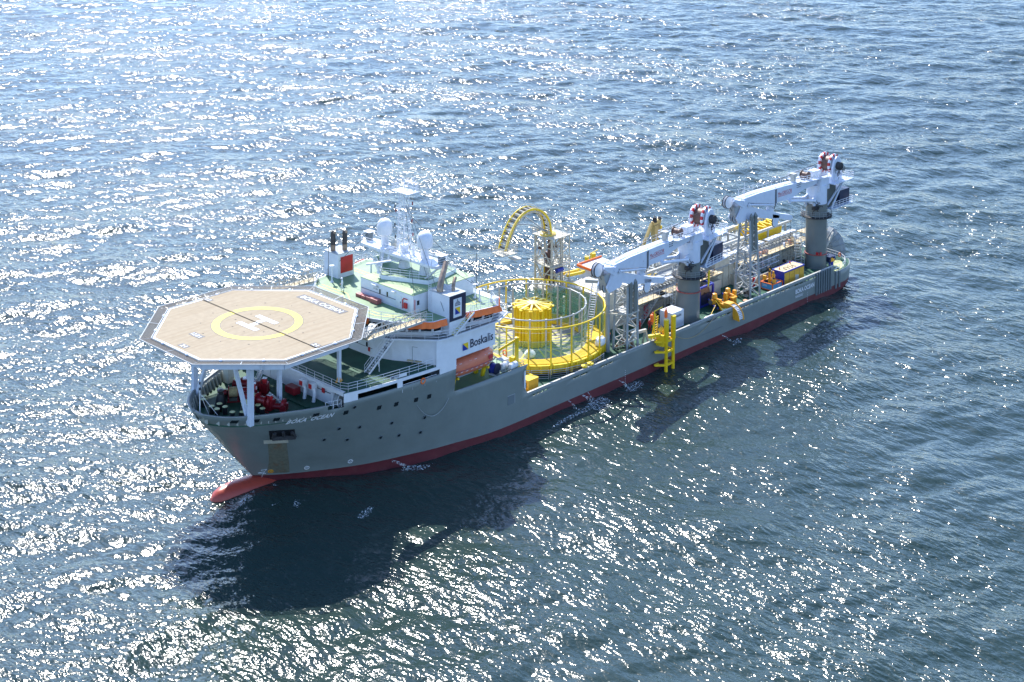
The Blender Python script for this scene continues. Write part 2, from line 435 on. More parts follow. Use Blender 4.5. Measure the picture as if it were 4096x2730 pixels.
# transom
zs=[z for z in ZL if z<=3.45 and z>=1.2]
n0=len(hm.v)
for z in zs: hm.v.append((2.2,hb(2.2,max(z,keel(2.2))),max(z,keel(2.2)))); hm.v.append((2.2,-hb(2.2,max(z,keel(2.2))),max(z,keel(2.2))))
for k in range(len(zs)-1): hm.f.append((n0+2*k,n0+2*k+1,n0+2*k+3,n0+2*k+2)); hm.m.append(0); hm.sm.append(False)
def hull_mat():
    m=mat('hull_paint',(.175,.205,.195),rough=.40,var=.06,vscale=.4)
    nt=m.node_tree;N=nt.nodes;L=nt.links;b=N['Principled BSDF']
    base=b.inputs['Base Color'].links[0].from_socket
    geo=N.new('ShaderNodeNewGeometry'); sep=N.new('ShaderNodeSeparateXYZ'); L.new(geo.outputs['Position'],sep.inputs[0])
    # plate seams: faint lines each 9 m / 2.4 m, plus rust streaks running down
    mp=N.new('ShaderNodeMapping'); mp.inputs['Scale'].default_value=(1.3,1.3,.10); L.new(geo.outputs['Position'],mp.inputs[0])
    n=N.new('ShaderNodeTexNoise'); n.inputs['Scale'].default_value=.8; n.inputs['Detail'].default_value=8; n.inputs['Roughness'].default_value=.7; L.new(mp.outputs[0],n.inputs[0])
    r=N.new('ShaderNodeMapRange'); r.inputs['From Min'].default_value=.66; r.inputs['From Max'].default_value=.86; r.inputs['To Max'].default_value=.6; L.new(n.outputs['Fac'],r.inputs[0])
    mx=N.new('ShaderNodeMix'); mx.data_type='RGBA'; L.new(r.outputs[0],mx.inputs[0]); L.new(base,mx.inputs[6]); mx.inputs[7].default_value=(.17,.12,.075,1)
    # salt/wear band low on the side
    n2=N.new('ShaderNodeTexNoise'); n2.inputs['Scale'].default_value=.25; n2.inputs['Detail'].default_value=5; L.new(geo.outputs['Position'],n2.inputs[0])
    r2=N.new('ShaderNodeMapRange'); r2.inputs['From Min'].default_value=.45; r2.inputs['From Max'].default_value=.75; r2.inputs['To Max'].default_value=.35; L.new(n2.outputs['Fac'],r2.inputs[0])
    mx2=N.new('ShaderNodeMix'); mx2.data_type='RGBA'; L.new(r2.outputs[0],mx2.inputs[0]); L.new(mx.outputs[2],mx2.inputs[6]); mx2.inputs[7].default_value=(.205,.23,.22,1)
    L.new(mx2.outputs[2],b.inputs['Base Color'])
    bp=N.new('ShaderNodeBump'); bp.inputs['Strength'].default_value=.35; bp.inputs['Distance'].default_value=.25
    n3=N.new('ShaderNodeTexNoise'); n3.inputs['Scale'].default_value=.55; L.new(geo.outputs['Position'],n3.inputs[0]); L.new(n3.outputs['Fac'],bp.inputs['Height']); L.new(bp.outputs[0],b.inputs['Normal'])
    return m
M['hull']=hull_mat()
hull=hm.build('hull',['hull','antifoul'],ship,solid=.16,off=-1)
rail=MB()
# bulwark cap rails (bare worn edge)
def cap(xs,z,side=1,inset=.1): return [(x,side*(hb(x,z)-inset),z+.02) for x in xs]
for sd_ in (1,-1):
    rail=MB(); P=cap([11+i*2.75 for i in range(29)],4.72,sd_)
    for a,b in zip(P,P[1:]): rail.beam(a,b,.30,.06)
    rail.build('cap_rail','steel_pale',ship)
fr=MB()
xs=[121.5,123,124.5,126,127.5,128.8,130,131,132,132.8,133.4,133.85]
for sd_ in (1,-1):
    P=[(x,sd_*(hb(x,12.05)-.1),12.07) for x in xs]
    for a,b in zip(P,P[1:]): fr.beam(a,b,.26,.06)
fr.beam((133.85,hb(133.85,12.05)-.1,12.07),(133.85,-hb(133.85,12.05)+.1,12.07),.26,.06)
fr.build('bow_cap_rail','grey_light',ship)
st=MB()
for sd_ in (-1,1):
    for i in range(15):
        st=MB(); x=122.3+i*.78; y=hb(x,11.4)-.28
        st.add([(x-.05,sd_*y,11.9),(x-.05,sd_*(y-.1),11.9),(x-.05,sd_*(y-.65),10.72),(x-.05,sd_*(y),10.72),(x+.05,sd_*y,11.9),(x+.05,sd_*(y-.1),11.9),(x+.05,sd_*(y-.65),10.72),(x+.05,sd_*(y),10.72)],
         [(0,1,2,3),(7,6,5,4),(0,4,5,1),(1,5,6,2),(2,6,7,3),(3,7,4,0)])
        st.build('bulwark_stay','bulwark_in',ship)
inn=MB()
for sd_ in (-1,1):
    xs=[121.5+i*.6 for i in range(21)]
    for a,b in zip(xs,xs[1:]):
        q=[(a,sd_*(hb(a,10.7)-.2),10.7),(b,sd_*(hb(b,10.7)-.2),10.7),(b,sd_*(hb(b,12)-.2),12.0),(a,sd_*(hb(a,12)-.2),12.0)]
        inn.add(q,[(0,1,2,3)],True)
inn.build('bulwark_lining','bulwark_in',ship)
# bulbous bow
bb=MB()
sec=[(131.75,.05,-.5),(131.5,.55,-.45),(130.9,1.05,-.4),(130,1.4,-.4),(128.5,1.68,-.42),(127,1.85,-.5),(125.5,2.0,-.6),(123.5,2.3,-.8),(121.5,2.8,-1.1),(119.5,3.6,-1.6),(117,4.4,-2.6)]
pts=[];n=20
vs=[];fs=[]
for x,r,zc in sec:
    hgt=r*.92 if x>128 else min(1.75,r*.92)
    for j in range(n):
        a=2*PI*j/n; vs.append((x,r*math.cos(a),zc+ (1.72 if x<129.5 else interp([(129.5,1.72),(130.9,1.35),(131.5,.8),(131.75,.1)],x))*math.sin(a)))
for i in range(len(sec)-1):
    for j in range(n): fs.append((i*n+j,i*n+(j+1)%n,(i+1)*n+(j+1)%n,(i+1)*n+j))
fs.append(tuple(range(n)))
bb.add(vs,[f[::-1] for f in fs],True); bb.build('bulbous_bow','bulb_red',ship)
# decks
def deck_poly(xs,z,inset=.17):
    a=[(x,hb(x,z)-inset) for x in xs]; return a+[(x,-y) for x,y in a[::-1]]
d=MB(); d.prism(deck_poly([2.4,2.9,3.5,4.2,5,6,7,8,10,30,60,88],3.4),3.1,3.4); d.build('main_deck','green_dark',ship)
d=MB(); d.prism(deck_poly([103,107,111,114,117,119,121,123,125,126.5,128,129.3,130.4,131.2,131.9,132.5,132.9],10.68,.12),10.4,10.68); d.build('fore_deck','green_dark',ship)
d=MB(); d.prism(deck_poly([88.15,92,96,100,103],8.2),7.95,8.2); d.build('boat_deck','green',ship)
# ---------------------------------------------------------------- hull markings and fittings
def onhull(p,side=1,off=.05): return V3(p.x,side*(hb(p.x,p.z)+off),p.z)
# name along the bow: reading aft (from bow to stern on the port side) -> ex = -x
def bow_fn(p): return onhull(p)
for w_,x_,z_,L_ in (('BOKA',125.7,10.12,2.25),('OCEAN',122.95,10.17,2.75)): lettering('ship_name',w_,(x_,0,z_),(-1,0,.02),(-.1,0,1),L_,.62,'white_clean',hull,bold=.05,fn=bow_fn,shear=.25,spacing=1.15)
lettering('stern_name','BOKA OCEAN',(22.6,12.92,2.55),(-1,0,0),(0,0,1),5.6,.78,'white_clean',hull,bold=.03)
lettering('home_port','NASSAU',(22.6,12.92,1.85),(-1,0,0),(0,0,1),2.2,.45,'white_clean',hull,bold=.02)
def porthole(x,z,r):
    p=onhull(V3(x,0,z),1,.01); q=onhull(V3(x+.3,0,z),1,.01); q2=onhull(V3(x,0,z+.3),1,.01)
    nrm=(q-p).cross(q2-p).normalized()
    if nrm.y<0:nrm=-nrm
    m_=MB(); m_.mi(0).disc_axis(p+nrm*.03,nrm,r,.06,14); m_.mi(1).disc_axis(p+nrm*.035,nrm,r*1.25,.06,14,rin=r*.98)
    m_.build('porthole',['glass','grey'],hull)
for x,z in [(117.6,11.0),(118.7,8.05),(115.9,7.6),(111.2,6.95),(106.2,6.4),(120,6.6),(117,5.95),(112.3,5.1),(109.6,4.7),(106.4,4.3)]: porthole(x,z,.22)
def hull_window(x,z,w,h,name='side_window'):
    m_=MB()
    a=[onhull(V3(x+dx,0,z+dz),1,.03) for dx,dz in ((w/2,-h/2),(-w/2,-h/2),(-w/2,h/2),(w/2,h/2))]
    m_.add(a,[(0,1,2,3)]); 
    for i in range(4): m_.beam(a[i],a[(i+1)%4],.07,.07)
    m_.build(name,'glass',hull)
for x,z in [(118.6,10.45),(113.8,9.9),(111.2,9.68),(108.1,9.45),(106,9.35)]: hull_window(x,z,.5,.5)
# pilot door recess
m_=MB(); m_.mi(0).box(90.6,91.9,12.70,12.885,4.1,5.35); m_.mi(1).box(90.55,91.95,12.86,12.90,5.35,5.42); m_.box(90.52,90.6,12.86,12.90,4.1,5.42); m_.build('pilot_door',['grey','grey_light'],hull)
# anchor pocket and anchor
def hp(x,z,off): return onhull(V3(x,0,z),1,off)
def down(x0,z0,z):
    """follow the plating from (x0,z0) down to height z along its own fall line"""
    y0=hb(x0,z0); x=x0
    for _ in range(8): x=x0-(y0-hb(x,z))*1.03
    return x
ap=MB(); N_=6
TOP=9.55
def sheet(xa,xb,z0,z1,nz,off,taper=0):
    vs=[];n=N_+1
    for j in range(nz+1):
        z=z0+(z1-z0)*j/nz
        for i in range(n):
            xt=xa+(xb-xa)*i/N_; zz=z-.09*(xa-xt); vs.append(hp(down(xt,z0,zz),zz,off))
    return vs,[(j*n+i,(j+1)*n+i,(j+1)*n+i+1,j*n+i+1) for j in range(nz) for i in range(N_)]
ap.add(*sheet(127.2,124.4,9.35,7.75,4,.04)); ap.build('anchor_pocket','black',hull)
an=MB()
def hq(t,z,off): 
    x=down(127.2-2.8*t,9.35,z-.25*t); return hp(x,z-.25*t,off)
an.beam(hq(.5,9.1,.25),hq(.5,7.9,.4),.3,.3)
an.beam(hq(.05,8.15,.3),hq(.95,8.15,.3),.5,.5)
for t_ in (.08,.92): an.beam(hq(t_,8.1,.35),hq(.5+(t_-.5)*.8,8.95,.3),.42,.3)
an.build('anchor','rubber',hull)
m_=MB(); m_.add(*sheet(127.1,124.5,7.73,7.1,2,.03)); m_.build('hawse_wear_plate','cream',hull)
stn=mat('rust_stain',(.15,.15,.11),rough=.6,var=.2,vscale=2.5,dirt=(.19,.09,.035),dscale=.9,dthr=(.52,.72),streak=True)
m_=MB(); m_.add(*sheet(126.4,124.4,7.08,1.6,6,.022)); m_.build('anchor_stain',stn,hull)
# load / thruster marks
def ring_mark(x,z,mname,col='white_clean'):
    p=hp(x,z,.06);m_=MB(); nrm=V3(0,1,0)
    q=hp(x-.5,z,.06);q2=hp(x,z+.5,.06);nrm=(q-p).cross(q2-p).normalized()
    if nrm.y<0:nrm=-nrm
    m_.disc_axis(p,nrm,.36,.03,16,rin=.24)
    t=nrm.cross(V3(0,0,1)).normalized();u=t.cross(nrm)
    for s_ in (1,-1): m_.beam(p+(t+u*s_)*.22,p-(t+u*s_)*.22,.09,.03)
    m_.build(mname,col,hull)
ring_mark(124.0,1.9,'thruster_mark','orange_yel'); ring_mark(120.2,1.95,'thruster_mark'); ring_mark(115.3,2.1,'thruster_mark')
m_=MB(); a=[hp(125.05,2.2,.06),hp(124.6,2.35,.06),hp(124.6,1.9,.06),hp(125.1,1.65,.06),hp(124.3,1.55,.06)]
for p,q in zip(a,a[1:]): m_.beam(p,q,.1,.03)
m_.build('bulb_mark','white_clean',hull)
for x0 in (123.4,19.0,67.0):
    m_=MB()
    for k in range(7):
        z=2.0-.32*k
        if x0>100: p=hp(124.6-.03*k,1.9-.2*k,.06)
        else: p=V3(x0,12.91,z)
        if p.z>-.1: m_.cbox(p,(.09,.03,.07))
    m_.build('draught_marks','white_clean',hull)
# mooring openings in the bow plating
for x,z in ((131.3,11.3),(129.2,11.25),(127.0,11.15),(121.9+.6,11.0)):
    hull_window(x,z,.62,.42,'fairlead')
# stern fender bars and skirt
for i in range(7):
    x=16.4-.72*i; m_=MB(); m_.box(x-.14,x+.14,12.82,13.12,.9,4.6+.1*(i%2)); m_.build('fender_bar','grey',hull)
for x in (10.3,9.2): m_=MB(); m_.box(x-.2,x+.2,12.8,13.05,.6,3.5); m_.build('fender_bar','grey',hull)
# rounded spray line / step at stern
m_=MB(); m_.box(43.0,50.0,12.86,12.90,2.34,2.38); m_.box(55,88,12.86,12.90,4.3,4.34) if 0 else None
m_.build('weld_seam','grey',hull)
# grab line slung along the side
def slung(name,x0,x1,z0,z1,sag,mt='rope',par=None,y=12.98):
    pts=[V3(x0+(x1-x0)*t/14,y if x0<100 else hb(x0+(x1-x0)*t/14,8)+.12,z0+(z1-z0)*t/14-sag*4*(t/14)*(1-t/14)) for t in range(15)]
    MB().tube(pts,.035,5).build(name,mt,par or hull)
slung('side_rope',56,45.1,4.6,4.7,1.9); slung('side_rope',109.3,102.6,11.6,8.2,3.2,'grey_light')
# ---------------------------------------------------------------- white shell above the hull (port and starboard)
def hbw(x,z): return hb(x,min(z,12.05)) if x>88 else 12.85
def shell(side):
    m_=MB(); X=[94.5,97,99.5,101.7,103.4,104.6,105.2,106.6,108,109.4,110.7,111.5,113,114.5,116,117.4,118.4,119.3]
    Z=[12.0,12.35,12.75,13.15,13.35,14.5,15.7,16.75]
    def inside(x,z):
        if z<13.35 and x<101.7: return False
        if z>13.15 and x>105.2: return False
        if 104.6<x<110.7 and 12.0<z<12.75: return False
        if 111.5<x<117.4 and 12.0<z<12.75: return False
        return True
    for i in range(len(X)-1):
        for j in range(len(Z)-1):
            if not inside((X[i]+X[i+1])/2,(Z[j]+Z[j+1])/2): continue
            q=[(X[i],side*hbw(X[i],Z[j]),Z[j]),(X[i+1],side*hbw(X[i+1],Z[j]),Z[j]),(X[i+1],side*hbw(X[i+1],Z[j+1]),Z[j+1]),(X[i],side*hbw(X[i],Z[j+1]),Z[j+1])]
            m_.add(q,[(3,2,1,0)] if side>0 else [(0,1,2,3)])
    return m_
sup=thing('superstructure','','',(0,0,0)); sup.parent=ship
for k in ('label','category'): del sup[k]
for s_ in (1,-1): shell(s_).build('side_shell','white',sup,solid=.12,off=-1)
# lower house walls
W=MB()
W.prism([(90.5,-9.2),(118.8,-9.2),(118.8,-2.2),(118.8,8.2),(104,8.2),(104,8.6),(90.5,8.6)],8.25,13.1)
W.build('lower_house_wall','white',sup)
m_=MB(); 
for s_ in (1,-1): m_.add([(103.3,s_*8.3,8.2),(103.3,s_*(hb(103.3,8.2)-.2),8.2),(103.3,s_*(hb(103.3,12)-.2),12.0),(103.3,s_*12.5,13.1),(103.3,s_*8.3,13.1)],[(0,1,2,3,4)])
m_.box(101.9,103.3,8.3,12.5,12.95,13.1); m_.build('lower_house_bulkhead','white',sup)
m_=MB(); m_.box(88.1,88.4,-12.6,12.6,3.4,8.2); m_.build('aft_bulkhead','white',sup)
# promenade under deck (dark recess floor)
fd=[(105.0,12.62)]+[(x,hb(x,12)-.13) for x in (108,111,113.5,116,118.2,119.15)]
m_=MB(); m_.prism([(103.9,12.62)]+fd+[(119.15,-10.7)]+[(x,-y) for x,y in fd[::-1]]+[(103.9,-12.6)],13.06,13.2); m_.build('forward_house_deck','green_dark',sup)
# recess under forward deck at front: bulkhead plating colour white with stiffener line and doors
m_=MB(); m_.box(118.8,119.22,-10.6,10.6,12.72,13.22)
m_.build('deck_edge_girder','white',sup)
# second level (white) with chamfered front, port side flush
base2=[(91.5,12.72),(105.0,12.72),(106.6,8.9),(107.8,6.9),(108.9,4.0),(109.0,0)]
p2=base2+[(x,-y) for x,y in base2[::-1][1:]]
m_=MB(); m_.prism([(90.5,9.0),(94.6,9.0),(94.6,12.72)]+base2[1:]+[(x,-y) for x,y in base2[::-1][1:-1]]+[(94.6,-12.72),(94.6,-9.0),(90.5,-9.0)],13.36,16.55)
m_.prism([(102,11.9),(104.9,12.3),(106.6,8.9),(107.8,6.9),(108.9,4.0),(109.0,0),(108.9,-4),(107.8,-6.9),(106.6,-8.9),(104.9,-12.3),(102,-11.9)],13.18,13.36)
m_.build('middle_house_wall','white',sup)
# catwalk
cw=[(94.3,13.5),(101.4,13.3),(103.8,13.3),(105.0,12.9),(108.5,8.8),(109.1,8.3),(110.3,5.4),(110.8,0)]
m_=MB(); m_.prism(cw+[(x,-y) for x,y in cw[::-1][1:]]+[(91,-12),(91,12)],16.56,16.74); m_.build('bridge_deck','white',sup)
m_=MB(); m_.prism([(x-.1,y*.985) for x,y in cw]+[(x-.1,-y*.985) for x,y in cw[::-1][1:]]+[(91.4,-12),(91.4,12)],16.745,16.76); m_.build('bridge_walkway','grey',sup)
railing([(x,y,16.76) for x,y in cw]+[(x,-y,16.76) for x,y in cw[::-1][1:]],1.1,3,1.6,.032).build('bridge_railing','white_clean',sup)
railing([(94.3,13.4,16.76),(91.2,12,16.76),(91.2,-12,16.76)],1.1,3,1.6,.032).build('bridge_railing','white_clean',sup)
railing([(119.1,-10.5,13.2),(119.1,9.9,13.2)]+[(x,hb(x,12)-.22,13.2) for x in (118.6,116,113.5,111,108,105.4)],1.1,3,1.7,.032).build('forward_deck_railing','white_clean',sup)
railing([(119.1,-10.5,13.2)]+[(x,-hb(x,12)+.22,13.2) for x in (116,111,105.4)],1.1,3,1.7,.032).build('forward_deck_railing','white_clean',sup)
railing([(x,hb(x,12)-.15,11.15) for x in (110.6,109,107,105.1)],1.0,2,1.4,.035).build('promenade_railing','white_clean',sup)
railing([(121.3,hb(121.3,11)-.1,11.3),(119.3,hb(119.3,11)-.1,11.3)],1.0,2,1.,.035).build('gangway_gap_railing','white_clean',sup)
m_=MB()
for a,b in (((111.6,12.15),(117.3,11.25)),):
    pass
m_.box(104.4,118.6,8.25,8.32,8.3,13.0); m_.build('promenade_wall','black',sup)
lettering('identity_number','IMO9397951',(112.6,hb(111,12)-.05,13.45),(-1,.09,0),(0,0,1),2.3,.33,'text_dark',sup,bold=.02)
m_=MB(); a=V3(112.75,hb(111,12)-.1,13.38); b=V3(110.15,hb(109,12)-.0,13.38)
m_.add([a,b,b+V3(0,0,.46),a+V3(0,0,.46)],[(0,1,2,3)]); m_.build('identity_board','white_clean',sup)
lettering('company_name','Boskalis',(99.2,12.93,14.15),(-1,0,0),(0,0,1),4.3,1.15,'text_dark',sup,bold=.012)
m_=MB(); m_.mi(0).add([(100.6,12.93,14.1),(99.6,12.93,14.1),(100.6,12.93,15.05)],[(0,1,2)]); m_.mi(1).add([(100.6,12.93,15.05),(99.6,12.93,14.1),(99.6,12.93,15.05)],[(0,1,2)])
m_.build('company_emblem',['blue','yellow'],sup)
# bridge (wheelhouse) with slanted windows
def lerp2(a,b,t): return (a[0]+(b[0]-a[0])*t,a[1]+(b[1]-a[1])*t)
br=MB()
lo=[(103.2,11.4),(104.6,11.2),(106.9,8.7),(108.2,7.4),(109.4,4.9),(109.8,0)]
hi=[(103.4,12.0),(105.0,11.9),(107.4,9.6),(108.7,8.1),(109.9,5.3),(110.4,0)]
full=lambda P:P+[(x,-y) for x,y in P[::-1][1:]]
LO=full(lo);HI=full(hi)
n=len(LO)
vs=[(x,y,16.76) for x,y in LO]+[(x,y,18.85) for x,y in HI]
br.add(vs,[(i,n+i,n+i+1,i+1) for i in range(n-1)])
# aft part of wheelhouse
br.add([(103.2,11.4,16.76),(103.4,12.,18.85),(92,11.4,18.85),(92,11.4,16.76)],[(0,1,2,3)]) if 0 else None
br.box(92.,103.3,-11.3,11.3,16.76,18.84)
br.build('wheelhouse_wall','white',sup)
wl=MB()
def slant_window(a_lo,b_lo,a_hi,b_hi,t0,t1,u0=.28,u1=.86,name='bridge_window',off=.05):
    P=[]
    for t,u in ((t0,u0),(t1,u0),(t1,u1),(t0,u1)):
        l=lerp2(a_lo,b_lo,t);h=lerp2(a_hi,b_hi,t)
        P.append(V3(l[0]+(h[0]-l[0])*u,l[1]+(h[1]-l[1])*u,16.76+(18.85-16.76)*u))
    nrm=(P[1]-P[0]).cross(P[3]-P[0]).normalized()
    c=sum(P,V3(0,0,0))/4
    if nrm.dot(c-V3(98,0,17.5))<0: nrm=-nrm
    P=[p+nrm*off for p in P]
    m_=MB(); m_.mi(0).add(P,[(0,1,2,3)]); m_.mi(1)
    for i in range(4): m_.beam(P[i],P[(i+1)%4],.09,.09)
    m_.build(name,['glass','white_clean'],sup)
for i in range(n-1):
    L_=math.dist(LO[i],LO[i+1]); k=max(1,int(round(L_/1.55)))
    for j in range(k): slant_window(LO[i],LO[i+1],HI[i],HI[i+1],(j+.06)/k,(j+.94)/k)
# wing consoles
for s_ in (1,-1):
    m_=MB()
    Lw=[(94.9,11.0),(95.3,12.9),(98.4,12.2),(99.9,11.4)];Hw=[(94.6,11.2),(94.9,13.6),(98.6,12.75),(100.0,11.8)]
    n2=4; vs=[(x,s_*y,16.76) for x,y in Lw]+[(x,s_*y,18.85) for x,y in Hw]
    m_.add(vs,[(i,n2+i,n2+i+1,i+1) for i in range(3)])
    m_.build('bridge_wing_wall','white',sup)
    for i in range(3):
        L_=math.dist(Lw[i],Lw[i+1]);k=max(1,int(round(L_/1.4)))
        for j in range(k):
            slant_window((Lw[i][0],s_*Lw[i][1]),(Lw[i+1][0],s_*Lw[i+1][1]),(Hw[i][0],s_*Hw[i][1]),(Hw[i+1][0],s_*Hw[i+1][1]),(j+.07)/k,(j+.93)/k)
# bridge roof
rf=[(93.5,11.6),(94.8,13.75),(98.7,12.9),(99.9,12.4),(103.3,12.3),(105.2,12.1),(107.6,9.8),(108.9,8.3),(110.2,5.0),(110.7,0)]
RF=full(rf)+[(90.5,-6),(90.0,0),(93.4,4.4)]
m_=MB(); m_.prism(RF,18.86,19.0); m_.build('bridge_roof','white',sup)
m_=MB(); m_.prism([(100+(x-100)*.985,y*.985) for x,y in RF],19.002,19.015); m_.build('roof_deck_paint','green',sup)
RRF=full(rf)
railing([(x*1-.08*(x-100)/10,y*.985,19.0) for x,y in RRF[:3]]+[],1.0,3,1.3,.03).build('roof_railing','white_clean',sup)
railing([(100+(x-100)*.98,y*.98,19.0) for x,y in RRF[5:]],1.0,3,1.5,.03).build('roof_railing','white_clean',sup)
railing([(93.5,-11.5,19),(90.5,-6,19),(90.0,0,19),(93.4,4.4,19),(93.5,11.5,19)],1.0,3,1.5,.03).build('roof_railing','grey_light',sup)
# orange weather cloths along the roof edge
def cloth(pts,name='weather_cloth',h=.75,lean=.15):
    m_=MB(); n=len(pts); vs=[(x,y,19.05) for x,y in pts]+[(100+(x-100)*1.03,y*1.03,19.05-h) for x,y in pts]
    vs=[v for v in vs]; m_.add(vs,[(i,i+1,n+i+1,n+i) for i in range(n-1)]); m_.build(name,'orange',sup,solid=.04)
def seg(a,b,k=9):
    out=[]
    for i in range(k+1):
        p=lerp2(a,b,i/k); w_=.06*math.sin(i*2.3); out.append((p[0]+w_,p[1]+w_))
    return out
cloth(seg((99.9,12.6),(98.7,13.05),3)+seg((98.6,13.1),(94.7,13.95),8))
cloth(seg((103.2,12.5),(105.3,12.3),4)+seg((105.4,12.2),(107.9,9.9),7))
cloth(seg((110.4,5.3),(110.8,2.5),4)+seg((110.9,2.4),(110.95,-3.0),8),h=.6)
cloth(seg((94.8,-13.9),(98.7,-13.1),8))
m_=MB(); m_.add([(94.7,14.0,18.5),(94.0,13.1,18.5),(94.0,13.1,19.9),(94.7,14.0,19.9)],[(0,1,2,3)]); m_.add([(90.1,.1,18.6),(92.0,3.3,18.6),(92.0,3.3,19.9),(90.1,.1,19.9)],[(0,1,2,3)]); m_.build('weather_screen','orange',sup,solid=.04)
# yellow safety lines on the roof
m_=MB()
def line(a,b,w=.14,z=19.02,mm=m_):
    mm.beam((a[0],a[1],z),(b[0],b[1],z),w,.008)
for off in (0,.75):
    line((107.0-off,-9.6),(106.9-off,-4.2)); line((106.9-off,-4.2),(108.6-off,-1.5)); line((108.6-off,-1.5),(109.0-off,5.0)); line((109-off,5.),(106.5-off*.6,9.2))
for off in (0,.7):
    line((99.3-off,-12.),(99.2-off,-6)); line((99.2-off,-6),(96.5-off,-4.5))
    line((99-off,9.7+off*.2),(96.5-off,11.2)); line((96.5-off,11.2),(95.3-off,8.6))
m_.build('roof_safety_lines','yellow_line',sup)
# roof house
h_=MB(); h_.box(93.8,105.1,-2.6,8.05,19.0,21.45); h_.build('roof_house_wall','white',sup)
h_=MB(); h_.box(93.75,105.15,-2.65,8.1,21.45,21.52); h_.build('roof_house_top','green_light',sup)
def flat_box(name,c,d,mt,par=sup,**k):
    m_=MB(); m_.cbox(c,d,**k); return m_.build(name,mt,par)
for y in (1.45,2.95): 
    m_=MB(); m_.mi(0).box(105.1,105.14,y-.16,y+.16,20.1,20.75); m_.mi(1)
    for a,b in (((105.13,y-.2,20.06),(105.13,y+.2,20.06)),((105.13,y-.2,20.79),(105.13,y+.2,20.79)),((105.13,y-.2,20.06),(105.13,y-.2,20.79)),((105.13,y+.2,20.06),(105.13,y+.2,20.79))): m_.beam(a,b,.07,.07)
    m_.build('house_window',['glass','white_clean'],sup)
m_=MB(); m_.box(104.0,104.4,8.05,8.09,20.0,20.6); m_.build('house_window','glass',sup)
m_=MB(); m_.mi(0).box(105.1,105.16,4.9,5.75,19.1,20.95); m_.mi(1).box(105.16,105.2,5.6,5.68,19.9,20.1); m_.build('house_door',['white_clean','black'],sup)
m_=MB(); m_.tube([(105.2,6.1,19.3),(105.2,6.1,20.5),(105.2,6.3,20.7),(105.2,7.0,20.7)],.07,6); m_.box(105.15,105.4,6.5,7.0,19.5,20.2); m_.build('fire_hydrant','red',sup)
m_=MB(); m_.tube([(104.9,8.2,18.9),(104.9,8.2,20.9)],.05,6);m_.build('fire_pipe','red',sup)
m_=MB(); m_.rod((105.16,-2.5,20.1),(105.16,4.6,20.1),.035,4); m_.build('hand_rail','text_grey',sup)
lettering('number_lines','IMO 9397951',(105.17,.0,20.85),(0,1,0),(0,0,1),1.2,.2,'text_dark',sup)
lettering('number_lines','NT 3176',(105.17,.15,20.5),(0,1,0),(0,0,1),.85,.2,'text_dark',sup)
for a,b in ((-.1,.9),(4.0,4.6)):
    m_=MB(); m_.box(105.15,105.45,a,b,21.05,21.2); m_.build('wall_lamp','white_clean',sup)
# radome deck
rd=[(103.9,.3),(100.9,6.5),(98.6,6.4),(94.6,5.4),(94.0,-6.2),(99.5,-6.6)]
m_=MB(); m_.prism(rd,21.55,22.12); m_.build('radome_deck','white',sup)
m_=MB(); m_.prism([(98.6+(x-98.6)*.985,y*.985) for x,y in rd],22.125,22.14); m_.build('radome_deck_paint','green',sup)
railing([(x,y,22.14) for x,y in rd],1.0,3,1.4,.03,closed=True).build('radome_deck_railing','white_clean',sup)
for x,y in ((100.3,-6.0),(97.5,-6.0),(95,-6),(100.5,6.2)):
    m_=MB(); m_.rod((x,y,19),(x,y,21.6),.12,6); m_.build('deck_pillar','white',sup)
# ladder from roof
m_=MB()
for s_ in (-.25,.25): m_.rod((103.6+s_*.5,-.4+s_,21.5),(100.6+s_*.5,-3.0+s_,24.6),.06,5)
for i in range(9):
    t=i/8; m_.rod((103.6-3*t-.12,-.65-2.6*t,21.5+3.1*t),(103.6-3*t+.12,-.15-2.6*t,21.5+3.1*t),.035,4)
m_.build('inclined_ladder','white_clean',sup)
# funnels
f_=MB(); f_.box(100.3,103.2,-13.0+.15,-9.75,19.0,22.45); f_.build('starboard_funnel_casing','white',sup)
m_=MB(); m_.box(100.55,102.75,-9.75,-9.69,19.7,22.0); m_.build('funnel_panel','red',sup)
for x,y in ((102.6,-11.6),(101.2,-10.7)):
    m_=MB(); m_.mi(0).tube([(x,y,22.4),(x,y,25.0),(x-.15,y,25.3)],.36,12); m_.mi(1).lathe([(.37,23.4),(.37,25.0),(.25,25.35),(0,25.4)],(x,y,0),12); m_.build('exhaust_pipe',['exhaust','soot'],sup)
m_=MB(); m_.box(100.25,103.25,-12.9,-9.7,22.45,22.52); m_.build('funnel_top','grey_light',sup)
f_=MB(); f_.box(99.9,102.9,8.6,12.72,16.7,21.9); f_.build('port_funnel_casing','white',sup)
m_=MB(); m_.box(99.9,102.9,12.72,12.75,18.5,21.9); m_.build('funnel_logo_field','text_dark',sup)
m_=MB(); m_.box(100.7,102.2,12.75,12.78,18.9,21.4); m_.build('logo_board','white_clean',sup)
m_=MB(); m_.mi(0).add([(101.9,12.8,19.3),(101.0,12.8,19.3),(101.9,12.8,20.2)],[(0,1,2)]); m_.mi(1).add([(101.9,12.8,20.2),(101.0,12.8,19.3),(101.0,12.8,20.2)],[(0,1,2)]); m_.build('logo_emblem',['blue','yellow'],sup)
m_=MB()
for i in range(5):
    x=101.9-.22*i; m_.rod((x,12.8,20.6),(x+(.06*(i-2)),12.8,20.9+.12*(2-abs(i-2))),.04,4)
m_.rod((101.95,12.8,20.5),(100.98,12.8,20.5),.045,4); m_.rod((101.46,12.8,21.1),(101.46,12.8,21.3),.05,4); m_.build('logo_crown','text_dark',sup)
m_=MB(); m_.box(99.85,102.95,8.55,12.78,21.9,21.97); m_.build('funnel_top','grey_light',sup)
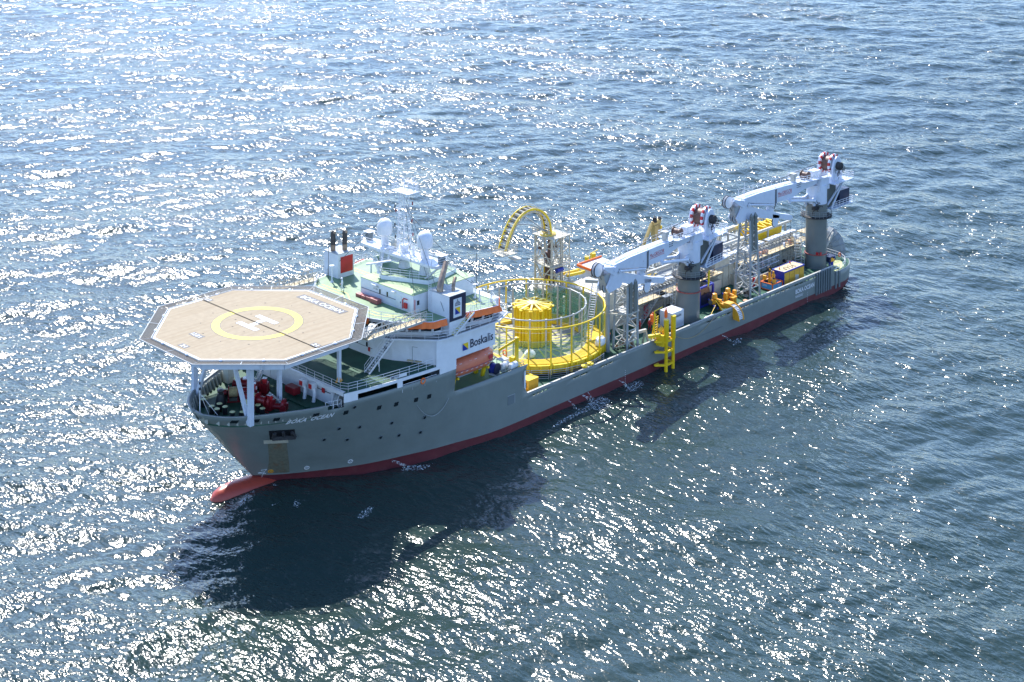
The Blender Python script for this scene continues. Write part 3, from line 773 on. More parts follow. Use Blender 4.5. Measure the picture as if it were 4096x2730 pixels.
m_=MB(); m_.tube([(102.4,10.4,21.9),(102.3,10.3,22.6),(101.6,9.9,23.5),(100.6,9.3,24.3),(99.9,8.9,25.0)],[.42,.44,.42,.38,.36],12); m_.build('exhaust_pipe','exhaust',sup)
m_=MB(); m_.tube([(100.9,11.4,21.9),(100.85,11.3,22.5),(100.4,11.0,23.0),(99.9,10.7,23.3)],.24,10); m_.build('exhaust_pipe','exhaust',sup)
m_=MB()
for y in (8.8,9.25): m_.rod((102.97,y,19.1),(102.97,y,22.9),.035,4)
for i in range(13): m_.rod((102.97,8.8,19.2+.28*i),(102.97,9.25,19.2+.28*i),.025,4)
m_.build('funnel_ladder','white_clean',sup)
# stairs with treads
def stair(name,a,b,width,axis,par,mt='white_clean',steps=14,side_rail=True,r=.03,tread='grey_light'):
    a=Vector(a);b=Vector(b);ax=Vector(axis).normalized()*width/2; m_=MB(); m_.mi(0)
    for s_ in (-1,1):
        m_.beam(a+ax*s_,b+ax*s_,.06,.24)
        if side_rail:
            for h in (.5,1.0): m_.rod(a+ax*s_+V3(0,0,h),b+ax*s_+V3(0,0,h),r,4)
            for i in range(5):
                p=a.lerp(b,i/4)+ax*s_; m_.rod(p,p+V3(0,0,1.0),r,4)
    m_.mi(1)
    for i in range(steps):
        p=a.lerp(b,(i+.5)/steps); m_.beam(p-ax,p+ax,.26,.04)
    return m_.build(name,[mt,tread],par)
stair('bridge_stair',(113.1,8.0,13.2),(108.6,7.9,16.7),.9,(0,1,0),sup)
stair('wing_stair',(102.6,12.95+.1,16.76),(98.9,13.0,19.0),.7,(0,1,0),sup,steps=12,tread='yellow_line')
stair('foredeck_stair',(122.4,-3.4,10.7),(119.6,-4.6,13.2),.8,(.5,1,0),sup,steps=9)
for x,y in ((111.5,8.6),(110.5,7.3)):
    m_=MB(); m_.rod((x,y,13.2),(x,y,14.6),.06,5); m_.build('stair_support','white_clean',sup)
# doors and small fittings on the front of the houses
def onface(a,b,t,z0,z1,w,off=.04):
    d=V3(b[0]-a[0],b[1]-a[1],0).normalized(); n=V3(d.y,-d.x,0)
    c=V3(a[0]+(b[0]-a[0])*t,a[1]+(b[1]-a[1])*t,0)
    if n.x<0:n=-n
    return [c-d*w/2+n*off+V3(0,0,z0),c+d*w/2+n*off+V3(0,0,z0),c+d*w/2+n*off+V3(0,0,z1),c-d*w/2+n*off+V3(0,0,z1)]
def panel_on(name,a,b,t,z0,z1,w,mt,frame=None,off=.04):
    P=onface(a,b,t,z0,z1,w,off); m_=MB(); m_.mi(0).add(P,[(0,1,2,3)])
    if frame:
        m_.mi(1)
        for i in range(4): m_.beam(P[i],P[(i+1)%4],.06,.06)
    m_.build(name,[mt,frame or mt],sup)
f1=((104.9,12.4),(106.6,8.9)); f2=((106.6,8.9),(107.8,6.9)); f3=((107.8,6.9),(108.9,4.0)); f4=((108.9,4.),(109,-4))
panel_on('house_door',*f1,.75,13.35,15.3,.9,'white','grey_light')
panel_on('house_window',*f3,.3,14.2,14.9,.45,'glass','white_clean'); panel_on('house_window',*f4,.1,14.3,15,.45,'glass','white_clean'); panel_on('house_window',*f4,.35,14.3,15,.45,'glass','white_clean')
panel_on('fire_cabinet',*f4,.05,13.8,14.4,.4,'red')
panel_on('hand_rail',*f1,.4,14.3,14.36,2.4,'text_grey'); panel_on('hand_rail',*f4,.4,14.3,14.36,7.,'text_grey',off=.06)
for y in (3.,6.5): 
    pass
for (x,y) in ((105.1,11.0),(105.9,10.2),(106.4,9.2)):
    m_=MB(); m_.cbox((x+.35,y+.15,13.55),(.35,.9,.06),.45)
    for dy in (-.35,.35): m_.rod((x+.35,y+.15+dy,13.2),(x+.35,y+.15+dy,13.55),.03,4)
    m_.build('bench','plank',sup)
# front bulkhead of the lower house at the foredeck
m_=MB(); m_.box(118.78,118.86,-9.0,8.1,10.68,12.7); m_.build('foredeck_bulkhead','white',sup)
m_=MB(); m_.box(118.87,118.95,-5.6,-4.7,10.8,12.4); m_.build('house_door','white_clean',sup)
for x,y0,y1,x2 in ((0,0,0,0),):
    pass
m_=MB(); m_.rod((118.95,2.5,12.2),(118.95,7.8,12.2),.04,4); m_.build('hand_rail','text_grey',sup)
# forward house: openings on the starboard/front, lockers on the roof
for y0,y1,z1,dx in ((-2.6,-1.6,19.45,0),(-1.5,-.6,19.45,0),(-.5,.4,19.5,0),(.5,2.1,19.62,.1)):
    m_=MB(); m_.box(105.35+dx,106.05+dx*2,y0,y1,19.02,z1); m_.build('roof_locker','maroon',sup,bevel=.04)
# ---------------------------------------------------------------- mast bridge, radomes, lattice mast, helideck
mast=thing('mast','','',(0,0,0)); mast.parent=ship
for k in ('label','category'): del mast[k]
X0=99.4
pl=[(100.2,-8.0),(101.2,-7.2),(101.2,7.4),(100.4,8.2),(99.0,8.2),(98.4,7.2),(98.4,-7.2),(99.0,-8.0)]
m_=MB(); m_.prism(pl,24.0,24.35); m_.build('mast_platform','white_clean',mast)
railing([(x,y,24.35) for x,y in pl],1.0,3,1.3,.03,closed=True).build('platform_railing','white_clean',mast)
for y,top in ((-4.15,1),(4.15,1)):
    m_=MB(); m_.lathe([(.78,22.1),(.62,24.0),(.5,25.5),(.5,25.7),(.85,25.75),(1.08,26.0),(1.12,26.6),(1.1,27.1),(.95,27.6),(.65,27.95),(.3,28.1),(0,28.13)],(X0,y,0),24); 
    m_.build('radome','white_clean',mast)
lettering('radome_lettering','satco',(X0+.95,-4.6,26.2),(-.45,1,0),(0,0,1),.8,.28,'text_grey',mast) if 0 else None
m_=MB(); m_.lathe([(.85,22.1),(.7,23.0),(.68,23.0),(.95,23.05),(.95,23.2),(.6,23.25),(.55,25.3)],(X0,0,0),24); m_.build('mast_pillar','white_clean',mast)
m_=MB(); m_.cbox((X0+.9,-1.2,23.2),(1.4,2.4,.16),.2); m_.build('radar_shelf','white_clean',mast)
def lattice(mb,c,w0,w1,z0,z1,n,r=.07,br=.035):
    cs=[(-1,-1),(1,-1),(1,1),(-1,1)]
    P=lambda k,t:V3(c[0]+cs[k][0]*(w0+(w1-w0)*t)/2,c[1]+cs[k][1]*(w0+(w1-w0)*t)/2,z0+(z1-z0)*t)
    for k in range(4): mb.rod(P(k,0),P(k,1),r,5)
    for i in range(n):
        for k in range(4):
            a,b=i/n,(i+1)/n
            mb.rod(P(k,a),P((k+1)%4,b),br,4); mb.rod(P(k,b),P((k+1)%4,b),br,4)
m_=MB(); lattice(m_,(X0,-.1),1.4,.9,24.35,32.7,8,.065,.032); m_.build('lattice_tower','white',mast)
m_=MB()
for s_ in (-.22,.22): m_.rod((X0+.95,s_,24.4),(X0+.7,s_,32.9),.04,4)
for i in range(28): m_.rod((X0+.94,-.22,24.6+.29*i),(X0+.94,.22,24.6+.29*i),.025,4)
m_.build('mast_ladder','white_clean',mast)
m_=MB(); m_.box(X0-1.1,X0+1.0,-1.7,1.75,32.7,32.82); m_.build('top_platform','white_clean',mast)
railing([(X0-1.1,-1.7,32.82),(X0+1.,-1.7,32.82),(X0+1.,1.75,32.82),(X0-1.1,1.75,32.82)],1.2,3,1.1,.035,closed=True).build('top_platform_railing','white_clean',mast)
for i,(z,y,L_) in enumerate(((31.3,1,1.5),(30.2,-1,1.2),(28.9,1,1.4),(27.6,-1,1.2),(27.0,1,1.6),(25.9,-1,1.1),(29.6,-1,1.0))):
    m_=MB(); m_.mi(0).beam((X0+.3,y*.3,z),(X0+.3,y*(.5+L_),z+.05),.10,.08); m_.beam((X0+.3,y*.5,z-.5),(X0+.3,y*(.4+L_*.7),z),.05,.05)
    m_.mi(1).lathe([(.09,0),(.09,.45)],(X0+.3,y*(.45+L_),z),8); m_.build('light_bracket',['white_clean','rubber' if i%2 else 'darkred'],mast)
for y,z,h in ((.9,32.8,1.9),(-.9,32.8,1.4),(1.6,32.8,1.2)):
    m_=MB(); m_.rod((X0-.8,y,z),(X0-.8,y,z+h),.05,5); m_.lathe([(.12,h-.5),(.12,h-.1)],(X0-.8,y,z),8); m_.build('mast_antenna','white_clean',mast)
for a,b in (((100.3,-7.6,24.0),(98.0,-5.8,21.9)),((100.3,7.8,24.0),(100.6,5.6,22.1)),((99.2,7.8,24.0),(97.2,5.6,22.1)),((99.2,-7.6,24.0),(96.0,-5.6,22.1))):
    m_=MB(); m_.rod(a,b,.15,8); m_.build('platform_brace','white_clean',mast)
for y0,y1 in ((7.3,7.9),(-7.7,-7.0)):
    m_=MB(); m_.mi(0).box(99.1,99.9,y0,y1,24.35,25.5); m_.mi(1).cbox((99.5,(y0+y1)/2,25.58),(1.3,1.3,.08)); m_.build('antenna_cabinet',['grey','white_clean'],mast)
m_=MB(); m_.lathe([(.5,24.35),(.55,25.1),(.3,25.4),(0,25.45)],(X0-.2,-2.3,0),16); m_.build('antenna_dome','cream',mast)
m_=MB(); m_.lathe([(.2,24.35),(.2,25.2),(.32,25.4),(0,25.7)],(X0+.2,2.1,0),12); m_.build('antenna_dome','white_clean',mast)
# radar scanners
for (x,y,z,rz,L_) in ((103.6,-.6,22.14,.55,3.6),(100.8,-1.6,23.3,.9,1.6)):
    m_=MB(); m_.lathe([(.3,0),(.16,.5),(.2,.9),(.42,1.0),(.42,1.25),(0,1.3)],(x,y,z),14); m_.cbox((x,y,z+1.45),(.32,L_,.2),rz+PI/2-.9); m_.build('radar_scanner','white_clean',mast)
stays=[((X0,.3,31.8),(103.2,12.,19.9)),((X0,.2,30.5),(104.8,7.9,21.5)),((X0,.5,30),(93.6,9.,19.8)),((X0,-.5,31.5),(103.0,-9.7,21.5)),((99.6,8.1,24.2),(94.4,12.6,19.9)),((X0,.3,31),(101,6.5,22.2))]
for a,b in stays:
    m_=MB(); m_.rod(a,b,.03,4); m_.build('mast_stay','text_grey',mast)
# whip antennas and compass stands on the bridge roof
for x,y,h in ((97.4,12.2,7.5),(104,-10.9,5.4),(102.2,-11.2,6.5)):
    m_=MB(); m_.rod((x,y,19),(x,y,19+h),.035,5); m_.build('whip_antenna','rubber',mast)
def stand(x,y,z,h,name='lamp_stand',top=.35):
    m_=MB(); m_.lathe([(.28,0),(.1,.35),(.09,h),(top,h),(top,h+.12),(0,h+.16)],(x,y,z),10); m_.build(name,'white_clean',mast)
stand(104.7,-9.3,19,2.3); stand(94.6,-8.6,19,1.6); stand(93.8,-7,19,1.2); stand(95.2,10.6,19,1.5); stand(94.9,9.4,19,1.8); stand(94.5,12.1,19,1.7); stand(109.2,-1.6,19,1.0,top=.2)
# ---------------------------------------------------------------- helideck
hel=thing('helideck','','',(0,0,0)); hel.parent=ship
for k in ('label','category'): del hel[k]
HX,HZ,HR=124.53,20.72,12.11
def octa(R,x=HX,off=0):
    t=math.tan(PI/8); return [(x+a*R,b*R) for a,b in ((-1,-t),(-1,t),(-t,1),(t,1),(1,t),(1,-t),(t,-1),(-t,-1))]
def deckmat():
    m=mat('helideck_surface',(.33,.275,.195),rough=.95,var=.07,vscale=1.5)
    nt=m.node_tree;N=nt.nodes;L=nt.links;b=N['Principled BSDF'];base=b.inputs['Base Color'].links[0].from_socket
    geo=N.new('ShaderNodeNewGeometry'); mp=N.new('ShaderNodeMapping'); mp.inputs['Scale'].default_value=(.12,2.2,1); L.new(geo.outputs['Position'],mp.inputs[0])
    n=N.new('ShaderNodeTexNoise'); n.inputs['Scale'].default_value=1.;n.inputs['Detail'].default_value=6; L.new(mp.outputs[0],n.inputs[0])
    r=N.new('ShaderNodeMapRange'); r.inputs['From Min'].default_value=.45;r.inputs['From Max'].default_value=.8;r.inputs['To Max'].default_value=.55; L.new(n.outputs['Fac'],r.inputs[0])
    mx=N.new('ShaderNodeMix');mx.data_type='RGBA';L.new(r.outputs[0],mx.inputs[0]);L.new(base,mx.inputs[6]);mx.inputs[7].default_value=(.25,.19,.12,1)
    L.new(mx.outputs[2],b.inputs['Base Color'])
    wv=N.new('ShaderNodeTexWave'); wv.bands_direction='X'; wv.inputs['Scale'].default_value=3.2; L.new(geo.outputs['Position'],wv.inputs[0])
    bp=N.new('ShaderNodeBump');bp.inputs['Strength'].default_value=.12;bp.inputs['Distance'].default_value=.02;L.new(wv.outputs['Fac'],bp.inputs['Height']);L.new(bp.outputs[0],b.inputs['Normal'])
    b.inputs['Specular IOR Level'].default_value=.15
    return m
M['helideck']=deckmat()
# two cambered halves meeting on the athwartship seam
m_=MB(); O=octa(HR); R0=HR
t=math.tan(PI/8)
for s_ in (-1,1):
    pts=[(HX,-R0,HZ)] if 0 else None
O1=[p for p in O]
def half(sgn,z,R):
    P=[(HX,-R),(HX+sgn*t*R,-R),(HX+sgn*R,-t*R),(HX+sgn*R,t*R),(HX+sgn*t*R,R),(HX,R)]
    return P
for sgn in (1,-1):
    P=half(sgn,0,R0)
    vs=[(x,y,HZ+.10*(abs(x-HX)/R0)*0+ (.10 if sgn<0 else .0)*(1-abs(x-HX)/R0)) for x,y in P]
    m_.add(vs,[tuple(range(6)) if sgn>0 else tuple(range(5,-1,-1))])
    n6=6
m_.prism(O,HZ-.45,HZ-.012)
m_.build('landing_surface','helideck',hel)
m_=MB()
for i in range(8):
    a=O[i];b=O[(i+1)%8]; m_.beam((a[0],a[1],HZ-.05),(b[0],b[1],HZ-.05),.22,.16)
m_.build('deck_edge','white_clean',hel)
# markings
def annulus(r0,r1,z,n=96,cx=HX):
    m_=MB(); vs=[];fs=[]
    for j in range(n):
        a=2*PI*j/n
        for r in (r0,r1): 
            x=cx+r*math.cos(a); y=r*math.sin(a); vs.append((x,y,zs(x)+z))
    for j in range(n): fs.append((2*j,2*j+1,(2*j+3)%(2*n),(2*j+2)%(2*n)))
    m_.add(vs,fs); return m_
def zs(x): return HZ+(.10*(1-abs(x-HX)/R0) if x<HX else 0.)
annulus(4.72,5.78,.014).build('touchdown_circle','yellow_pad' if 'yellow_pad' in M else mat('pad_yellow',(.46,.37,.02),rough=.6,var=.08),hel)
annulus(4.64,4.72,.012).build('circle_outline','text_grey',hel); annulus(5.78,5.86,.012).build('circle_outline','text_grey',hel)
def quadz(m_,x0,x1,y0,y1,dz):
    for a,b in ((x0,min(x1,HX)),(max(x0,HX),x1)):
        if b-a<.01: continue
        m_.add([(a,y0,(zs(a-.001) if a<HX else HZ)+dz),(b,y0,(zs(b-.001) if b<=HX else HZ)+dz),(b,y1,(zs(b-.001) if b<=HX else HZ)+dz),(a,y1,(zs(a-.001) if a<HX else HZ)+dz)],[(0,1,2,3)])
for dz,gr,mt in ((.012,.07,'text_grey'),(.018,0,'white_clean')):
    m_=MB()
    for x in (-1.5,1.5): quadz(m_,HX+x-.38-gr,HX+x+.38+gr,-2.-gr,2.+gr,dz)
    quadz(m_,HX-1.2-gr,HX+1.2+gr,-.38-gr,.38+gr,dz)
    m_.build('landing_h' if gr==0 else 'landing_h_outline',mt,hel)
def board(x0,x1,y0,y1,s,w,h,rot=0.,ang=0.):
    cx,cy=(x0+x1)/2,(y0+y1)/2; z=(HZ if cx>HX else zs(cx))+.02
    R_=Matrix.Rotation(ang,3,'Z')
    m_=MB(); hx,hy=(x1-x0)/2,(y1-y0)/2
    m_.add([V3(cx,cy,z)+R_@V3(a*hx,b*hy,(-a*hx*.0083 if 0 else 0)) for a,b in ((-1,-1),(1,-1),(1,1),(-1,1))],[(0,1,2,3)]); m_.build('marking_panel','text_grey',hel)
    ex=R_@V3(0,1,0);ey=R_@V3(-1,0,0)
    o=V3(cx,cy,z+.01)-ex*w/2-ey*h/2
    lettering('marking_lettering',s,o,ex,ey,w,h,'white_clean',hel,bold=.0)
board(113.65,115.1,-4.2,5.0,'BOKA OCEAN',8.2,.85)
board(131.9,132.9,-1.15-1.9,1.15-1.9,'12.8 t',1.9,.62)
board(135.1,136.0,-.8-.1,.8-.1,'21',.95,.62,ang=0)
board(HX-.4-.45,HX-.4+.45,10.6,11.9,'21',.9,.6,ang=PI*0)
board(HX-.9,HX+.0,-11.9,-10.7,'12',.9,.6)
# tie-down points
m_=MB()
for r in (3.2,7.2):
    for k in range(12 if r>5 else 8):
        a=2*PI*(k+.5)/(12 if r>5 else 8); x,y=HX+r*math.cos(a),r*math.sin(a); m_.cbox((x,y,zs(x)+.02),(.22,.05,.03),a*3)
m_.build('tie_down_points','text_grey',hel)
# edge lights
for i in range(8):
    a=O[i];b=O[(i+1)%8]
    for tt in (.25,.75):
        x,y=a[0]+(b[0]-a[0])*tt,a[1]+(b[1]-a[1])*tt; x+= (x-HX)*.022; y+=y*.022
        m_=MB(); m_.lathe([(.22,0),(.22,.14),(.12,.24),(0,.26)],(x,y,HZ-.05),10); m_.build('edge_light','white_clean',hel)
# safety net: mesh strips in frames
def netmat():
    m=bpy.data.materials.new('wire_net');m.use_nodes=True;nt=m.node_tree;N=nt.nodes;L=nt.links;b=N['Principled BSDF'];b.inputs['Base Color'].default_value=(.06,.055,.05,1);b.inputs['Roughness'].default_value=.6;b.inputs['Metallic'].default_value=.2
    return m
M['net']=netmat()
NI=octa(HR+.28);NO=octa(HR+1.62)
for i in range(8):
    a,b=Vector((*NI[i],HZ-.12)),Vector((*NI[(i+1)%8],HZ-.12)); c,d=Vector((*NO[i],HZ+.05)),Vector((*NO[(i+1)%8],HZ+.05))
    if i in (0,):pass
    m_=MB()
    for p,q in ((a,b),(c,d),(a,c),(b,d),(a.lerp(b,.5),c.lerp(d,.5)),(a+V3(0,0,.15),b+V3(0,0,.15))): m_.beam(p,q,.09,.09)
    m_.build('net_frame','grey_light',hel)
    m_=MB(); n_=int((c-d).length/.16)
    for k in range(n_+1):
        u=k/n_; m_.beam(a.lerp(b,u),c.lerp(d,u),.045,.03)
    for k in range(1,8):
        u=k/8; m_.beam(a.lerp(c,u),b.lerp(d,u),.04,.03)
    m_.build('safety_net','net',hel)
# support girders and posts
m_=MB(); G=octa(HR-.2)
for i in range(8):
    a=G[i];b=G[(i+1)%8]; m_.beam((a[0],a[1],HZ-.85),(b[0],b[1],HZ-.85),.3,.75)
for y in (-9,-6.1,-3.1,0,3.1,6.1,9):
    L_=min(HR,HR+HR*t-abs(y)+.0) if abs(y)>HR*t else HR
    m_.beam((HX-L_+.4,y,HZ-.8),(HX+L_-.4,y,HZ-.8),.22,.65)
for x in (-7,0,7): m_.beam((HX+x,-10.5,HZ-.85),(HX+x,10.5,HZ-.85),.22,.6)
m_.build('support_girder','crane_white',hel)
def post(a,b,w=.55):
    m_=MB(); m_.beam(a,b,w,w); m_.build('support_post','crane_white',hel)
for s_ in (1,-1):
    post((130,s_*6.05 -s_*.1,10.9),(130,s_*5.95,HZ-1.1),.6)
    post((130,s_*5.6,11.0),(130,s_*1.7,HZ-1.2),.42)
    post((123.5,s_*3.2,10.7),(123.5,s_*3.2,HZ-1.1),.5)
    post((117.3,s_*7.5,13.2),(117.3,s_*7.5,HZ-1.1),.42)
    m_=MB()
    for dx,dy in ((.35,0),(-.35,0),(0,.35),(0,-.35)): m_.add([(117.3+dx*1.6,s_*7.5+dy*1.6,13.21),(117.3+dx*.5,s_*7.5+dy*.5,13.21),(117.3+dx*.5,s_*7.5+dy*.5,13.9)],[(0,1,2)])
    m_.build('post_gusset','orange_yel',hel,solid=.06)
post((115.0,-2.,13.2),(115.,-2.,HZ-1.1),.4)
# access gangways from the helideck to the bridge roof
def truss_walk(name,a,b,w=1.1,h=1.15,n=11,mt='steel_pale'):
    a=Vector(a);b=Vector(b);d=(b-a).normalized();s_=d.cross(V3(0,0,1)).normalized()*w/2;m_=MB();m_.mi(1)
    m_.beam(a,b,w,.08); m_.mi(0)
    for sg in (-1,1):
        p=a+s_*sg;q=b+s_*sg
        m_.beam(p-V3(0,0,.1),q-V3(0,0,.1),.14,.3)
        for z in (h,h*.55): m_.rod(p+V3(0,0,z),q+V3(0,0,z),.055,4)
        for i in range(n+1):
            e=p.lerp(q,i/n); m_.rod(e,e+V3(0,0,h),.05,4)
            if i<n: 
                e2=p.lerp(q,(i+1)/n); m_.rod(e if i%2 else e+V3(0,0,h),e2+V3(0,0,h) if i%2 else e2,.045,4)
    m_.build(name,[mt,'plank'],hel)
truss_walk('access_gangway',(116.6,11.6,19.6),(105.6,10.6,19.15),1.2)
truss_walk('access_gangway',(115.5,-11.0,19.7),(105.8,-11.6,19.2),1.2,mt='cream')
truss_walk('access_stair',(112.4,3.0,19.4),(109.8,3.0,19.1),1.0,n=4)
m_=MB(); m_.beam((112.6,-9,19.9),(116.8,-11.8,19.9),.5,.1); m_.beam((112.8,9,19.9),(117,11.6,19.9),1.0,.1); m_.build('gangway_landing','steel_pale',hel)
m_=MB(); m_.cbox((111.4,-.8,19.4),(1.0,1.2,.7),.3); m_.build('foam_monitor','grey_light',hel)
# ---------------------------------------------------------------- deck machinery and cargo
def T(name,label,cat,loc=(0,0,0),rz=0.,group=None): return thing(name,label,cat,loc,rz,group)
# ---- cable carousel
CX=73.4
car=T('cable_carousel','huge round yellow cable carousel with a caged rim and drum behind the bridge','carousel',(CX,0,0))
m_=MB(); m_.lathe([(10.75,3.9),(10.75,5.1),(10.55,5.1)],(0,0,0),72,cap=False); m_.build('basin_rim','yellow',car,solid=.08)
m_=MB(); m_.lathe([(10.3,3.45),(10.3,4.2)],(0,0,0),72,cap=False); m_.build('bearing_ring','rubber',car)
for i in range(36):
    a=2*PI*i/36; m_=MB(); m_.cbox((10.85*math.cos(a),10.85*math.sin(a),4.55),(.22,.3,1.0),a); m_.build('rim_bracket','yellow',car)
m_=MB(); m_.lathe([(10.62,5.0),(10.95,5.0),(10.95,5.15),(10.62,5.15)],(0,0,0),72,cap=False); m_.build('rim_flange','yellow',car)
m_=MB(); m_.lathe([(8.05,4.6),(2.7,4.6)],(0,0,0),72,cap=False); m_.build('basin_floor','tarmac',car)
m_=MB()
for i in range(24):
    a=2*PI*i/24; c,s_=math.cos(a),math.sin(a); m_.beam((3.0*c,3.0*s_,4.615),(8.0*c,8.0*s_,4.615),.26,.02)
m_.build('floor_spokes','yellow_line',car)
def coilmat():
    m=mat('yellow_cable',(.80,.52,.012),rough=.5,var=.06);nt=m.node_tree;N=nt.nodes;L=nt.links;b=N['Principled BSDF'];base=b.inputs['Base Color'].links[0].from_socket
    tc=N.new('ShaderNodeTexCoord');sp=N.new('ShaderNodeSeparateXYZ');L.new(tc.outputs['Object'],sp.inputs[0])
    def mt(op,a,c=None):
        n=N.new('ShaderNodeMath');n.operation=op
        for i,q in enumerate((a,c)):
            if q is None: continue
            if isinstance(q,(int,float)): n.inputs[i].default_value=q
            else: L.new(q,n.inputs[i])
        return n.outputs[0]
    r=mt('SQRT',mt('ADD',mt('MULTIPLY',sp.outputs[0],sp.outputs[0]),mt('MULTIPLY',sp.outputs[1],sp.outputs[1])))
    w_=mt('SINE',mt('MULTIPLY',r,2*PI/.16))
    bp=N.new('ShaderNodeBump');bp.inputs['Strength'].default_value=.9;bp.inputs['Distance'].default_value=.03;L.new(w_,bp.inputs['Height']);L.new(bp.outputs[0],b.inputs['Normal'])
    n=N.new('ShaderNodeTexNoise');n.noise_dimensions='1D';n.inputs['Scale'].default_value=3.2;n.inputs['Detail'].default_value=3;L.new(r,n.inputs['W'])
    mr=N.new('ShaderNodeMapRange');mr.inputs['From Min'].default_value=.55;mr.inputs['From Max'].default_value=.68;mr.inputs['To Max'].default_value=.55;L.new(n.outputs['Fac'],mr.inputs[0])
    mx=N.new('ShaderNodeMix');mx.data_type='RGBA';L.new(mr.outputs[0],mx.inputs[0]);L.new(base,mx.inputs[6]);mx.inputs[7].default_value=(.62,.24,.015,1);L.new(mx.outputs[2],b.inputs['Base Color'])
    return m
M['coil']=coilmat()
m_=MB(); m_.lathe([(8.1,4.62),(8.15,5.05),(9.3,5.2),(10.5,5.25),(10.55,4.7)],(0,0,0),96,cap=False); m_.build('cable_coil','coil',car)
n_post=21
ring=[(10.92*math.cos(2*PI*i/63),10.92*math.sin(2*PI*i/63),10.5) for i in range(63)]
m_=MB(); m_.tube(ring,.13,8,closed=True); m_.build('outer_top_rail','yellow',car)
for i in range(n_post):
    a=2*PI*(i+.35)/n_post; p=(10.92*math.cos(a),10.92*math.sin(a)); m_=MB(); m_.cbox((p[0],p[1],7.15),(.17,.2,6.7),a); m_.cbox((p[0],p[1],4.6),(.35,.3,1.6),a); m_.build('outer_post','yellow',car)
ring=[(8.04*math.cos(2*PI*i/63),8.04*math.sin(2*PI*i/63),10.75) for i in range(63)]
m_=MB(); m_.tube(ring,.11,8,closed=True); m_.build('inner_top_rail','grey_light',car)
for i in range(n_post):
    a=2*PI*(i+.35)/n_post; p=(8.04*math.cos(a),8.04*math.sin(a)); m_=MB(); m_.cbox((p[0],p[1],7.7),(.2,.22,6.3),a); m_.cbox((p[0],p[1],10.82),(.26,.3,.2),a); m_.build('inner_post','steel_pale',car)
m_=MB()
for z in (6.3,7.6,8.9,9.8):
    for R_ in ((8.12,) if z!=7.6 else (8.12,10.95)):
        m_.tube([(R_*math.cos(2*PI*i/48),R_*math.sin(2*PI*i/48),z) for i in range(48)],.018,3,closed=True)
m_.build('guard_wires','steel_pale',car)
def meshmat():
    m=bpy.data.materials.new('green_screen');m.use_nodes=True;nt=m.node_tree;N=nt.nodes;L=nt.links
    b=N['Principled BSDF'];b.inputs['Base Color'].default_value=(.03,.30,.17,1);b.inputs['Roughness'].default_value=.5
    b.inputs['Alpha'].default_value=.34
    return m
M['screen']=meshmat()
m_=MB(); m_.lathe([(8.2,5.2),(8.2,9.9)],(0,0,0),40,cap=False,a0=1.9,a1=4.3); m_.build('net_screen','screen',car)
m_=MB(); m_.lathe([(8.2,5.2),(8.2,7.7)],(0,0,0),72,cap=False,a0=-1.9,a1=1.9); m_.build('net_screen','screen',car)
m_=MB(); m_.lathe([(10.8,5.3),(10.8,9.6)],(0,0,0),30,cap=False,a0=2.1,a1=3.6); m_.build('net_screen','screen',car)
m_=MB(); m_.lathe([(2.55,4.6),(2.55,10.2)],(0,0,0),40); m_.build('core_drum','yellow',car)
for i in range(12):
    a=2*PI*i/12+.13; c,s_=math.cos(a),math.sin(a)
    m_=MB()
    for da in (-.10,.10): m_.cbox((2.72*math.cos(a+da),2.72*math.sin(a+da),7.4),(.28,.16,5.7),a)
    m_.cbox((2.9*c,2.9*s_,10.25),(.6,.55,.16),a); m_.build('drum_rib','yellow',car)
    m_=MB(); m_.beam((.3*c,.3*s_,10.62),(2.9*c,2.9*s_,10.42),.26,.14); m_.build('spider_arm','yellow_line' if 0 else 'spider',car) if 'spider' in M else m_.build('spider_arm',M.setdefault('spider',mat('pale_yellow',(.78,.66,.18),rough=.45,var=.06)),car)
m_=MB(); m_.lathe([(.85,10.5),(.85,10.7),(.3,10.8),(0,10.8)],(0,0,0),20); m_.build('drum_hub','spider',car)
m_=MB(); m_.tube([(2.72*math.cos(2*PI*i/36),2.72*math.sin(2*PI*i/36),10.35) for i in range(36)],.09,6,closed=True); m_.build('drum_top_ring','yellow',car)
# fence panels round the carousel foot
import itertools
for k,(a0,a1) in enumerate([(0.04+.235*i,.04+.235*i+.215) for i in range(8)]):
    R_=12.0 if 0 else 11.6
    p=[(CX+R_*math.cos(a),min(R_*math.sin(a),12.3),0) for a in (a0+.0,a1)]
    m_=MB(); a,b=Vector((p[0][0],p[0][1],3.4)),Vector((p[1][0],p[1][1],3.4))
    for z in (.15,.45,.75,1.05,1.35): m_.rod(a+V3(0,0,z),b+V3(0,0,z),.05 if z in(.15,1.35) else .035,5)
    for q in (a,b): m_.rod(q,q+V3(0,0,1.4),.06,5)
    tag(m_.build('fence_panel','grey_light'),'grey tubular barrier panel curving along the port foot of the yellow carousel','fence','barrier panels round the carousel')
